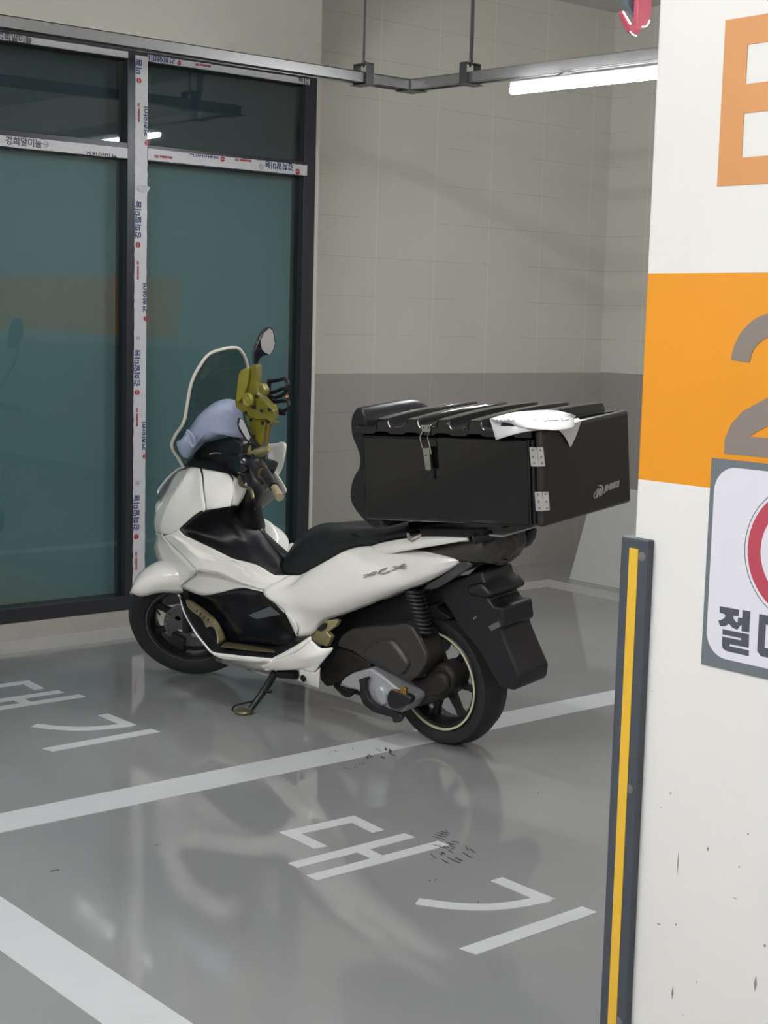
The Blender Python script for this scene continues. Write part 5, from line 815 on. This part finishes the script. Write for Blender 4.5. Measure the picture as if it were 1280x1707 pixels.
# badge on the side cover
BADGE = mat('badge_silver', rgb(176, 176, 176), .3, .4)
for s_ in (1, -1):
    bd_ = empty('chrome_badge', (0, 0, 0), sc)
    for k in ('em1', 'em2', 'em3'):
        MB().prism([(p[0], p[1] * s_, p[2]) for p in K[k][0]], (0, -.010 * s_, 0)).build('badge_letter', BADGE, bd_, bevel=.001)

# ---- engine and rear end
P = K['inner_body'][0]; MB().prism([(p[0], .085, p[2]) for p in P], (0, -.17, 0)).build('inner_filler', DK, sc, bevel=.01)  # black filler added to close the dark gap between body and engine
extr('engine_block', 'engine_block', .22, ENG, bevel=.02)
ab = extr('airbox', 'airbox', .10, BRN, bevel=.02, seg=4)
extr('airbox_panel', 'airbox_panel', .03, BRN, parent=ab, bevel=.012, seg=3)
extr('airbox_rib', 'airbox_rib', .02, BRN, parent=ab, bevel=.004)
ck = extr('crankcase_cover', 'crankcase', .10, ALU, bevel=.022, seg=4)
extr('cover_cap', 'crank_cap', .02, ALU, parent=ck, bevel=.005)
extr('gearbox', 'gearbox', .09, ENG, bevel=.02)
extr('gearbox_hub', 'gearhub', .03, ENG, bevel=.014)
extr('kick_bracket', 'bracket', .018, BK, bevel=.004)
pd_ = extr('passenger_footrest', 'pad', .03, BK, bevel=.008)
extr('footrest_bracket', 'pad_bracket', .012, GOLD, parent=pd_, bevel=.002)
gp_ = extr('gold_bracket', 'gold_plate', .02, PGOLD, bevel=.003)
extr('bracket_recess', 'gold_dark', .012, BK, parent=gp_, bevel=.002)
a, b_ = [Vector(p) for p in K['shock'][0]]
b = MB(); n = 11
d = (b_ - a)
cp = [a + d * (i / (n * 8)) + Vector((math.cos(i * math.pi / 4) * .026, math.sin(i * math.pi / 4) * .026, 0)) for i in range(n * 8 + 1)]
b.tube(cp, .0062, 6, 0); b.build('shock_spring', BK, sc, smooth=60)
MB().tube([a, b_ - d * .05], .012, 10, 0).tube([b_ - d * .12, b_], .02, 12, 0).build('shock_absorber', ENG, sc, smooth=40)
MB().tube([b_ + Vector((-.005, .01, -.012)), b_ + Vector((-.005, .028, -.012))], .006, 8, 0).build('bolt', CHR, sc)
MB().tube([Vector(p) for p in K['center_rod'][0]], .007, 8, 0).build('stand_link', ENG, sc)
MB().tube([(.36, .13, .16), (.40, .13, .13), (.47, .12, .15)], .010, 8, 4).build('hose', DK, sc)

def wheel(name, c, ax, ux, Rt, hw, rb, tape, nsp, disc, twin=False):
    """tyre, rim with spokes, brake disc; ax points to the left side of the scooter"""
    root = empty(name, c, sc); c = Vector((0, 0, 0)); ax = Vector(ax).normalized(); ux = Vector(ux).normalized(); wx = ax.cross(ux)
    prof = [(rb, hw * .72), (rb + .012, hw * .86), (rb + (Rt - rb) * .5, hw), (rb + (Rt - rb) * .74, hw * .95), (Rt - .014, hw * .70), (Rt - .004, hw * .36), (Rt, 0), (Rt - .004, -hw * .36), (Rt - .014, -hw * .70), (rb + (Rt - rb) * .74, -hw * .95), (rb + (Rt - rb) * .5, -hw), (rb + .012, -hw * .86), (rb, -hw * .72)]
    MB().lathe(prof, c, ax, ux, 72).build('tyre', TYRE, root, smooth=50)
    rim = MB().lathe([(rb + .003, hw * .74), (rb - .004, hw * .84), (rb - .014, hw * .80), (rb - .02, hw * .5), (rb - .03, hw * .3), (rb - .03, -hw * .3), (rb - .02, -hw * .5), (rb - .014, -hw * .8), (rb - .004, -hw * .84), (rb + .003, -hw * .74)], c, ax, ux, 64).build('rim', RIM, root, smooth=40)
    MB().lathe([(rb + .003, hw * .88), (rb + .003, hw * .93), (rb - .004, hw * .93), (rb - .004, hw * .84)] if tape == 'tape' else [(rb + .001, hw * .84), (rb + .001, hw * .885), (rb - .004, hw * .885), (rb - .004, hw * .84)], c, ax, ux, 72).build('rim_tape' if tape == 'tape' else 'rim_lip', TAPE if tape == 'tape' else LIP, rim, smooth=40)
    for i in range(nsp):
        a = 2 * math.pi * i / nsp + .35; dr = ux * math.cos(a) + wx * math.sin(a); tn = ax.cross(dr)
        b = MB()
        def sec(r, w, t, o): return [c + dr * r + tn * (w * s1) + ax * (o + t * s2) for s1, s2 in ((-1, -1), (1, -1), (1, 1), (-1, 1))]
        S = [sec(.022, .018, .018, .004), sec(.07, .014, .012, .012), sec(rb - .05, .011, .010, .014), sec(rb - .018, .017, .012, .012)]
        vs = [p for q in S for p in q]; fs = [(3, 2, 1, 0), (12, 13, 14, 15)]
        for k in range(3):
            for j in range(4): fs.append((k * 4 + j, k * 4 + (j + 1) % 4, k * 4 + 4 + (j + 1) % 4, k * 4 + 4 + j))
        b.add(vs, fs); b.build('spoke', RIM, root, bevel=.003)
    MB().lathe([(0, .045), (.018, .045), (.022, .035), (.034, .03), (.034, -.03), (.022, -.035), (.018, -.045), (0, -.045)], c, ax, ux, 28, False).build('hub', RIM, root, smooth=40)
    if disc:
        mw = Matrix((( ux.x, wx.x, ax.x, 0), (ux.y, wx.y, ax.y, 0), (ux.z, wx.z, ax.z, 0), (0, 0, 0, 1))) @ Matrix.Translation((0, 0, .036))
        holes = []
        for i in range(20):
            a = 2 * math.pi * i / 20
            for r_ in ((.090, .0036), (.080, .0036)) if i % 2 == 0 else ((.085, .0036),):
                holes.append(circ(r_[0] * math.cos(a), r_[0] * math.sin(a), r_[1], 8))
        lugs = [circ(.05 * math.cos(2 * math.pi * (i + .5) / 5), .05 * math.sin(2 * math.pi * (i + .5) / 5), .012, 10) for i in range(5)]
        shape2d([circ(0, 0, .098, 48)] + holes + lugs + [circ(0, 0, .018, 20)], mat('brake_disc_steel', rgb(112, 112, 114), .4, .6, var=.1), 'brake_disc', root, mw, .002)
    return root
F = K['front_wheel_frame'][0]
wheel('front_wheel', F[0], F[2], F[1], .245, .050, .167, 'lip', 7, True)
wheel('rear_wheel', (.055, 0, .226), (0, 1, 0), (1, 0, 0), .2295, .060, .166, 'tape', 7, False)
fc, fu, fv, fw = [Vector(p) for p in F]
def wp(a, r, o): return fc + fu * (r * math.cos(R(a))) + fw * (r * math.sin(R(a))) + fv * o
MB().tube([wp(150, .13, .036), wp(185, .15, .036)], .016, 8, 0).build('caliper_cylinder', ENG, sc)
MB().hexa([tuple(wp(a, r, o)) for o in (.02, .06) for a, r in ((-25, .07), (-40, .11), (-75, .11), (-75, .06))]).build('brake_caliper', ENG, sc, bevel=.004)
# valve stem
MB().tube([wp(21, .150, .0), wp(19, .118, .03)], .004, 8, 0).build('valve_stem', DK, sc)
# fork legs
for o in (.072, -.072):
    MB().tube([wp(0, 0, o), wp(96, .21, o)], .017, 12, 0).build('fork_leg', ENG, sc, smooth=40)
MB().tube([wp(97, .262, 0), (1.07, .0, .66)], .03, 12, 0).build('steering_stem', DK, sc)
# front mudguard following the tyre
rows = []
for o, dr in ((.068, -.034), (.066, -.004), (.052, .012), (.026, .019), (0, .021), (-.026, .019), (-.052, .012), (-.066, -.004), (-.068, -.034)):
    r_ = []
    for a in range(24, 156, 6):
        k = max(0.0, 1 - (a - 24) / 22.0); kk = k * k
        side = abs(o) / .068
        r0 = .248 + dr * (1 - .2 * kk) - (0.02 * kk if side < .5 else 0)
        if dr < -.02: r0 = .214 - .044 * min(1, max(0, (a - 40) / 40)) + .02 * kk
        r_.append(wp(a + side * 8 * k, r0, o * (1 - .55 * kk)))
    rows.append(r_)
MB().patch(rows, 24, 2, mirror=False).build('front_mudguard', W_, sc, smooth=60, solid=.004, merge=.0005)

# ---- side stand
S_ = [Vector(p) for p in K['stand'][0]]
st = MB().tube(S_, [.014, .013, .011], 10, 4).build('side_stand', BK, sc, smooth=50)
MB().tube([Vector(p) for p in K['stand_lug'][0]], .006, 8, 0).build('stand_peg', BK, st)
MB().tube([Vector(p) for p in K['stand_spring'][0]], .0035, 6, 5).build('stand_wire', DK, st)
ft = [Vector(p) for p in K['stand_foot'][0]]; cm = sum(ft, Vector()) / len(ft)
MB().lathe([(0, -.006), (.030, -.006), (.034, 0), (.030, .005), (0, .006)], (cm.x, .289, .0375), (0, -.1045, .9945), (1, 0, 0), 24, False).build('stand_foot', DGOLD, st, smooth=40)
MB().tube([Vector(p) for p in K['stand_pivot'][0]], .016, 10, 0).build('stand_pivot', DK, sc)

# ---- windscreen with cream edging
E_ = K['screen_edge'][0]
Lh = E_[:12]; Rh = E_[11:]
b = MB(); nL = spline(Lh, 24); nR = spline(Rh[::-1], 24)
rows = [nL, [(p.lerp(q, .5) + Vector((.035 * min(1, (1 - i / 23) * 3), 0, 0))) for i, (p, q) in enumerate(zip(nL, nR))], nR]
b.patch(rows, 24, 5, mirror=False).build('windscreen', SCRN, sc, smooth=60, solid=.003)
MB().tube(E_, .0062, 8, 5).build('screen_trim', CREAM, sc, smooth=60)
# dash cowl
b = MB(); D_ = K['dash']
b.patch([D_[0], D_[1], D_[2]], 24, 4)
b.patch([D_[2], [(p[0] - .01, p[1] * .4, p[2] - .01) for p in D_[2]], [(p[0] - .015, 0, p[2] - .015) for p in D_[2]]], 24, 3)
b.patch([D_[0], [(p[0] - .01, p[1] * .5, p[2] - .03) for p in D_[0]], [(p[0], 0, p[2] - .04) for p in D_[0]]], 24, 3)
b.build('dash_cowl', BK, sc, smooth=60, merge=.001)
MB().tube(K['dash_trim'][0], .0022, 6, 4).tube(K['dash_trim'][1], .002, 6, 4).build('dash_trim', CHR, sc)
b = MB().patch(K['wing'], 12, 4, mirror=False); b.build('right_cowl', W_, sc, smooth=30, solid=.006)
MB().patch(K['right_shield'], 20, 4, mirror=False).build('right_leg_shield', W_, sc, smooth=50, solid=.006)

# ---- steering column, handlebar, controls
MB().tube(K['column'][0], [.034, .044, .046, .05, .055, .05], 14, 5).build('steering_column', BK, sc, smooth=60)
MB().tube(K['bar'][0], .011, 10, 5).tube(K['bar_right'][0], .011, 10, 5).build('handlebar', RIM, sc, smooth=60)
cb = [Vector(p) for p in K['column'][0]][0]
MB().box((cb.x - .05, -.055, cb.z - .03), (cb.x + .05, .075, cb.z + .05)).build('bar_clamp_cover', BK, sc, bevel=.018, seg=3, smooth=40)
g0, g1 = [Vector(p) for p in K['grip'][0]]
MB().tube([g0, g1], [.019, .0165], 16, 0).build('grip', BK, sc, smooth=40)
MB().tube(K['grip_gold'][0], .0205, 16, 0).build('grip_collar', GOLD, sc, smooth=40)
e0_, e1_ = [Vector(p) for p in K['bar_end'][0]]; dd = e1_ - e0_
MB().tube([e0_, e0_ + dd * .55], .0125, 16, 0).tube([e0_ + dd * .55, e0_ + dd * .68], .009, 16, 0).tube([e0_ + dd * .62, e1_], .0145, 16, 0).build('bar_end_weight', mat('champagne_metal', rgb(206, 190, 158), .25, .6), sc, smooth=40)
r0_, r1_ = Vector(K['bar_right'][0][2]), Vector(K['bar_right'][0][3])
MB().tube([r0_, r1_], .018, 14, 0).build('grip', BK, sc, smooth=40)
MB().tube(K['lever'][0], [.007, .0075, .006, .005, .0065], 8, 5).build('brake_lever', mat('tarnished_brass', rgb(150, 138, 100), .3, .9), sc, smooth=60)
MB().tube(K['lever_cable'][0], .003, 6, 0).tube([K['lever_cable'][0][1], Vector(K['lever_cable'][0][1]) + Vector((.002, 0, -.012))], .006, 8, 0).build('hanging_cord', DK, sc)
P = K['meter_hood'][0]; MB().prism(P, (.03, -.12, 0)).build('meter_hood', BK, sc, bevel=.012, seg=3, smooth=40)
P = [Vector(p) for p in K['switch'][0]]
sw = MB().tube(P, [.030, .032, .027], 12, 4).build('switch_housing', BK, sc, smooth=40)
MB().tube([P[1] + Vector((-.01, .012, .026)), P[1] + Vector((-.01, .012, .034))], .008, 10, 0).build('switch_button', GREYDEC, sw)
MB().tube([P[0] + Vector((.03, -.02, .03)), P[0] + Vector((.05, -.03, .0)), P[0] + Vector((.03, -.03, -.05)), P[0] + Vector((-.01, -.02, -.07))], .006, 8, 5).tube([P[0] + Vector((.02, .02, .0)), P[0] + Vector((.08, .0, -.02)), P[0] + Vector((.09, -.02, -.08))], .005, 8, 5).build('control_cable', DK, sc)
MB().lathe([(.0, -.028), (.03, -.028), (.036, -.02), (.036, .02), (.03, .028), (0, .028)], P[0] + Vector((.045, .01, .0)), Vector((.3, 1, .1)).normalized(), Vector((1, -.3, 0)).normalized(), 20, False).build('fluid_reservoir', BG, sc, smooth=40)
MB().tube(K['clamp'][0], [.006, .010, .010, .006], 8, 5).tube([Vector(K['clamp'][0][1]) + Vector((0, 0, -.03)), Vector(K['clamp'][0][1]) + Vector((0, 0, .04))], .006, 8, 0).build('accessory_clamp', PGOLD, sc, smooth=50)
def mirror_(side, stem, glass, shell, depth):
    m = empty('rear_view_mirror', (0, 0, 0), sc)
    MB().tube(K[stem][0], .0055, 8, 4).build('mirror_stem', BK, m, smooth=50)
    P = [Vector(p) for p in K[shell][0]]; d = Vector(depth)
    MB().prism(P, d).build('mirror_shell', BG, m, bevel=.010, seg=3, smooth=40)
    P = [Vector(p) for p in K[glass][0]]
    MB().prism([p - d.normalized() * .003 for p in P], d.normalized() * .004).build('mirror_glass', MIRR, m)
def reface(key, tgt, n):
    """slide an outline along the sight line so that it lies in a plane facing the rider"""
    return K[key]
mirror_('left', 'mirror_stem_left', 'mirror_left_glass', 'mirror_left_shell', (.03, -.015, 0))
mirror_('right', 'mirror_stem_right', 'mirror_right_glass', 'mirror_right_shell', (.035, -.018, 0))

# ---- yellow phone mount and cup holder
pm = empty('phone_mount', (0, 0, 0), sc)
MB().prism(K['mount_upper'][0], (.03, -.05, 0)).build('mount_case', YACR, pm, bevel=.006, seg=2, smooth=40)
MB().prism(K['mount_lower'][0], (.01, -.045, 0)).build('mount_arm', YACR, pm, bevel=.005, seg=2, smooth=40)
MB().prism(K['mount_face'][0], (.0, -.012, 0)).build('mount_cheek', mat('pale_yellow_plastic', rgb(138, 132, 54), .25, var=.1), pm, bevel=.003)
MB().prism(K['mount_knob'][0], (.0, -.025, 0)).build('mount_knob', YACR, pm, bevel=.006)
dc = Vector(K['mount_disc'][0][0])
MB().lathe([(0, .0), (.006, .002), (.012, -.001), (.02, .003), (.024, .001), (.024, -.01), (0, -.01)], dc, (0, 1, 0), (1, 0, 0), 24, False).build('pivot_disc', mat('pale_yellow_plastic', rgb(138, 132, 54), .25), pm, smooth=40)
b = MB()
for x, y, z in ((0.7842, 0.125, 1.1428), (0.8, 0.125, 1.1025), (0.8191, 0.125, 1.1212), (0.8472, 0.125, 1.0798), (0.7624, 0.125, 1.0928), (0.7207, 0.125, 1.0993), (0.8375, 0.112, 1.0547), (0.7755, 0.112, 1.0467), (0.8283, 0.112, 0.9952), (0.751, 0.112, 1.0563)):
    b.lathe([(0, 0), (.006, 0), (.0065, .004), (0, .006)], (x, y, z), (0, 1, 0), (1, 0, 0), 10, False)
b.build('dark_screw', DK, pm, smooth=40)
MB().tube(K['mount_rod'][0], .0042, 8, 0).build('gold_rod', GOLD, pm)
MB().tube(K['mount_base'][0], [.010, .015, .017, .010], 8, 4).build('mount_base', PGOLD, pm, smooth=50)
ch = empty('cup_holder', (0, 0, 0), sc)
MB().tube(K['cup_spine'][0], .009, 8, 4).build('holder_spine', DK, ch, smooth=50)
for r_ in K['cup_rings']:
    MB().tube(r_, .0068, 8, 5).build('holder_hoop', DK, ch, smooth=50)
b = MB()
for r_ in K['cup_gold']:
    p = Vector(r_[0]); b.lathe([(0, -.005), (.006, -.005), (.008, 0), (.006, .005), (0, .005)], p, (.6, .8, 0), (.8, -.6, 0), 12, False)
b.build('gold_bolt', GOLD, ch, smooth=40)

# ---- padded hand muff on the right grip
def blob(key, depth, m, name, parent, v0, bul):
    """pillow shape: outline with a domed front and back"""
    P = [Vector(p) for p in K[key][0]]; c = sum(P, Vector()) / len(P); n = len(P)
    P = spline(P + [P[0]], 40)[:-1]; n = len(P); rings = []
    for t in (0, .12, .3, .55, .8, 1.0):
        rings.append([(p.lerp(c, 1 - math.cos(t * math.pi / 2)) if False else p.lerp(c, t * .999)) + Vector((-.45, .9, .15)).normalized() * (bul * math.sin(math.acos(max(-1, min(1, 1 - t))))) for p in P])
    back = []
    for t in (.0, .12, .3, .55, .8, 1.0):
        back.append([p.lerp(c, t * .999) - Vector((-.45, .9, .15)).normalized() * (depth * math.sin(math.acos(max(-1, min(1, 1 - t))))) for p in P])
    b = MB()
    for S in (rings, back):
        vs = [p for r_ in S for p in r_]; fs = []
        for i in range(len(S) - 1):
            for j in range(n): fs.append((i * n + j, i * n + (j + 1) % n, (i + 1) * n + (j + 1) % n, (i + 1) * n + j))
        b.add(vs, fs)
    return b.build(name, m, parent, smooth=80, merge=.0006)
mf = empty('cloth_pouch', mw=BIKE @ Matrix.Translation((1.08, .1, .84))); tag(mf, 'silver blue padded cloth pouch tucked behind the scooter windscreen', 'pouch')
po = Vector((1.08, .1, .84))
for k in ('muff_out', 'muff_cuff', 'muff_cuff_ring'): K[k] = [[tuple(Vector(p) - po) for p in K[k][0]]]
blob('muff_out', .03, MUFF, 'pouch_body', mf, 0, .03)
blob('muff_cuff', .03, MUFF, 'pouch_cuff', mf, 0, .03)
MB().tube(spline([Vector(p) + Vector((-.012, .024, .0)) for p in K['muff_cuff_ring'][0]], 24), .005, 8, 0).build('piping', MUFF, mf, smooth=60)

# ================================================================== delivery box
BOX0 = Vector((-.17, 0, .80))
bx = empty('delivery_box', mw=BIKE @ Matrix.Translation(BOX0))
tag(bx, 'black glossy delivery box with ribbed lid mounted behind the scooter seat', 'delivery box')
GBK = mat('gloss_black_shell', rgb(11, 11, 13), 0.14, coat=0.5, var=0.08, scale=8)
RBK = mat('dull_black_door', rgb(44, 41, 40), 0.32, coat=0.15, var=0.08, scale=10)  # lighter and less glossy black than the shell
def bq(p): return Vector(p) - BOX0
def hx(u0, u1, wb0, wb1, wt0, wt1, vb, vt):
    """box from rear u0 to front u1 with its own bottom and top heights at each end"""
    return [bq(p) for p in ((u0, -vb, wb0), (u1, -vb, wb1), (u1, vb, wb1), (u0, vb, wb0), (u0, -vt, wt0), (u1, -vt, wt1), (u1, vt, wt1), (u0, vt, wt0))]
shell = MB().hexa(hx(-.512, .192, .842, .782, 1.098, 1.066, .216, .214)).build('box_shell', GBK, bx, bevel=.014, seg=3, smooth=40)
# ribbed lid: trapezoid ribs across the box
N_ = 120; LU0, LU1 = -.512, .205
def rib(u):
    t = (u - .14) / -.128
    if t < -.1 or t > 4.6: return 0.0
    x = t % 1.0
    s = max(0, min(1, (x - .08) / .17)) * max(0, min(1, (.72 - x) / .17)); s = s * s * (3 - 2 * s)
    return .024 * s
b = MB(); vs = []; secs = [(.2205, -.022), (.2205, -.004), (.214, .001), (.20, .003), (.10, .008), (0, .010), (-.10, .008), (-.20, .003), (-.214, .001), (-.2205, -.004), (-.2205, -.022)]
for i in range(N_ + 1):
    u = LU0 + (LU1 - LU0) * i / N_; base = 1.088 + (LU1 - u) / (LU1 - LU0) * .036; rr = rib(u)
    for v, o in secs:
        k = 1.0 if abs(v) < .216 else (.8 if o > -.01 else 0.3)
        vs.append(bq((u, v, base + o + rr * k)))
m_ = len(secs); fs = [(i * m_ + j, i * m_ + j + 1, (i + 1) * m_ + j + 1, (i + 1) * m_ + j) for i in range(N_) for j in range(m_ - 1)]
fs += [tuple(range(m_)), tuple(N_ * m_ + j for j in range(m_ - 1, -1, -1)), ]
fs += [(i * m_, (i + 1) * m_, (i + 1) * m_ + m_ - 1, i * m_ + m_ - 1) for i in range(N_)]
lid = b.add(vs, fs).build('ribbed_lid', GBK, bx, smooth=35)
door = MB().hexa(hx(-.546, -.514, .842, .842, 1.130, 1.128, .218, .212)).build('rear_door', RBK, bx, bevel=.012, seg=3, smooth=40)
b = MB()
for u in (-.498, -.513): b.tube([bq((u, .2165, .85)), bq((u, .2155, 1.096))], .006, 8, 0)
b.build('door_seam', GBK, bx, smooth=40)
# back rest pad with its wavy profile
pr = K['pad_side'][0]; b = MB(); cols = [(.196, 0, 1.0), (.205, .0, .985), (.196, .0, 1.0), (.10, .004, 1.0), (0, .006, 1.0), (-.05, .004, 1.0), (-.10, 0, .96), (-.15, 0, .86), (-.196, 0, .78)]
cols = [(.2, 0), (.12, .0), (.04, .0), (-.04, -.002), (-.08, -.012), (-.13, -.04), (-.2, -.06)]
vs = []
pk = spline(pr + [pr[0]], 64)[:-1]
for v, drop in cols:
    for p in pk:
        k = max(0, min(1, (p.z - 1.02) / .1)); vs.append(bq((p.x, v, p.z + drop * k)))
n = len(pk); fs = [(i * n + j, i * n + (j + 1) % n, (i + 1) * n + (j + 1) % n, (i + 1) * n + j) for i in range(len(cols) - 1) for j in range(n)] + [tuple(range(n)), tuple((len(cols) - 1) * n + j for j in range(n - 1, -1, -1))]
b.add(vs, fs); b.build('backrest_pad', mat('padded_black_vinyl', rgb(30, 31, 34), .35, var=.1, scale=30), bx, bevel=.010, seg=3, smooth=45)
lt = empty('latch', (0, 0, 0), bx)
MB().prism([bq(p) for p in K['latch_plate'][0]], (0, -.012, 0)).build('latch_plate', CHR, lt, bevel=.001)
b = MB()
for r_ in K['latch_wire']: b.tube([bq(p) for p in r_], .0022, 6, 4)
b.build('latch_bail', CHR, lt, smooth=50)
MB().prism([bq(p) for p in K['latch_lever'][0]], (0, -.008, 0)).build('latch_lever', CHR, lt, bevel=.002)
q = [bq(p) for p in K['latch_lever'][0]]
MB().box(q[3] - Vector((.002, .022, .03)), q[3] + Vector((.01, -.012, .0))).build('latch_base', DK, lt, bevel=.002)
b = MB()
for p in K['latch_rivet'][0]: b.lathe([(0, 0), (.003, 0), (.002, .002), (0, .0025)], bq(p) - Vector((0, .002, 0)), (0, 1, 0), (1, 0, 0), 10, False)
b.build('rivet', DK, lt)
HG = mat('hinge_aluminium', rgb(212, 210, 206), .3, .6, var=.05)
rv = K['hinge_rivets'][0]
for i, k in enumerate(('hinge1', 'hinge2')):
    h_ = empty('hinge', (0, 0, 0), bx)
    for q in K[k]: MB().prism([bq(p) for p in q], (0, -.004, 0)).build('hinge_leaf', HG, h_, bevel=.0008)
    b = MB()
    for p in rv[i * 6:i * 6 + 6]: b.lathe([(0, 0), (.0042, 0), (.003, .0022), (0, .003)], bq(p) - Vector((0, .003, 0)), (0, 1, 0), (1, 0, 0), 12, False)
    b.build('rivet', CHR, h_, smooth=40)
    a_, c_ = [sum((bq(p) for p in q), Vector()) / 4 for q in K[k]]
    mid = (a_ + c_) / 2; tt = (bq(K[k][0][2]) - bq(K[k][0][1]))
    MB().tube([mid - tt / 2, mid + tt / 2], .0035, 8, 0).build('hinge_pin', HG, h_, smooth=40)
LOGO = mat('silver_logo_print', rgb(176, 174, 172), .35, .2)
lg = MB()
for q in K['logo_swoosh'] + K['logo_mark']: lg.prism([bq(p) for p in q], (-.0008, 0, 0))
lg.build('printed_logo', LOGO, door)
P = [bq(p) for p in K['logo'][0]]
org, end, top = P[2], P[3], P[4]
xx = (end - org).normalized(); nn = Vector((-1, 0, 0)); yy = nn.cross(xx).normalized()
if yy.z < 0: yy = -yy
hgt = .0165
mw = Matrix(((xx.x, yy.x, nn.x, org.x - .0006), (xx.y, yy.y, nn.y, org.y), (xx.z, yy.z, nn.z, org.z), (0, 0, 0, 1)))
text_mesh('JINBIKE', hgt / .727, LOGO, 'printed_name', door, mw, shear=.25, off=.002)
RK = mat('rack_steel', rgb(40, 40, 42), .4, .5)
rk = empty('luggage_rack', (0, 0, 0), sc)
for s in (1, -1):
    P = [(p[0], p[1] * s, p[2]) for p in K['rack_bar'][0]]
    MB().prism(P, (0, -.03 * s, 0)).build('rack_rail', RK, rk, bevel=.005)
    MB().tube([(.038, .172 * s, .738), (.02, .12 * s, .745)], .014, 14, 0).build('rack_bolt', CHR, rk, smooth=40)
    MB().tube([(-.215, .15 * s, .755), (-.25, .10 * s, .765)], .016, 12, 0).build('rack_foot', BK, rk, smooth=40)
MB().hexa([(-.31, -.12, .768), (.03, -.12, .748), (.03, .12, .748), (-.31, .12, .768), (-.31, -.12, .774), (.03, -.12, .754), (.03, .12, .754), (-.31, .12, .774)]).build('rack_plate', ALU, rk, bevel=.001)

# ---- sheet of paper lying on the box lid, corners folded over the edges
PAP = mat('white_paper', rgb(226, 226, 226), .7, var=.03, scale=20)
pp = empty('paper_sheet', mw=BIKE @ Matrix.Translation(Vector(K['paper_top'][1][3])))
tag(pp, 'white handwritten sheet of paper draped over the rear corner of the black box lid', 'paper')
pq = Vector(K['paper_top'][1][3])
def ppts(rows): return [[Vector(p) - pq for p in r_] for r_ in rows]
b = MB(); b.patch(ppts(K['paper_top']), 24, 4, mirror=False); b.patch(ppts(K['paper_top2']), 10, 3, mirror=False); b.patch(ppts(K['paper_left']), 20, 4, mirror=False); b.patch(ppts(K['paper_right']), 12, 4, mirror=False)
b.build('paper', PAP, pp, smooth=50, solid=.0008, merge=.002)
b = MB()
for r_ in ppts(K['writing']):
    b.tube([p + Vector((0, 0, .006)) for p in r_], .0013, 5, 4)
b.build('handwriting', mat('grey_marker', rgb(150, 152, 158), .6), pp)
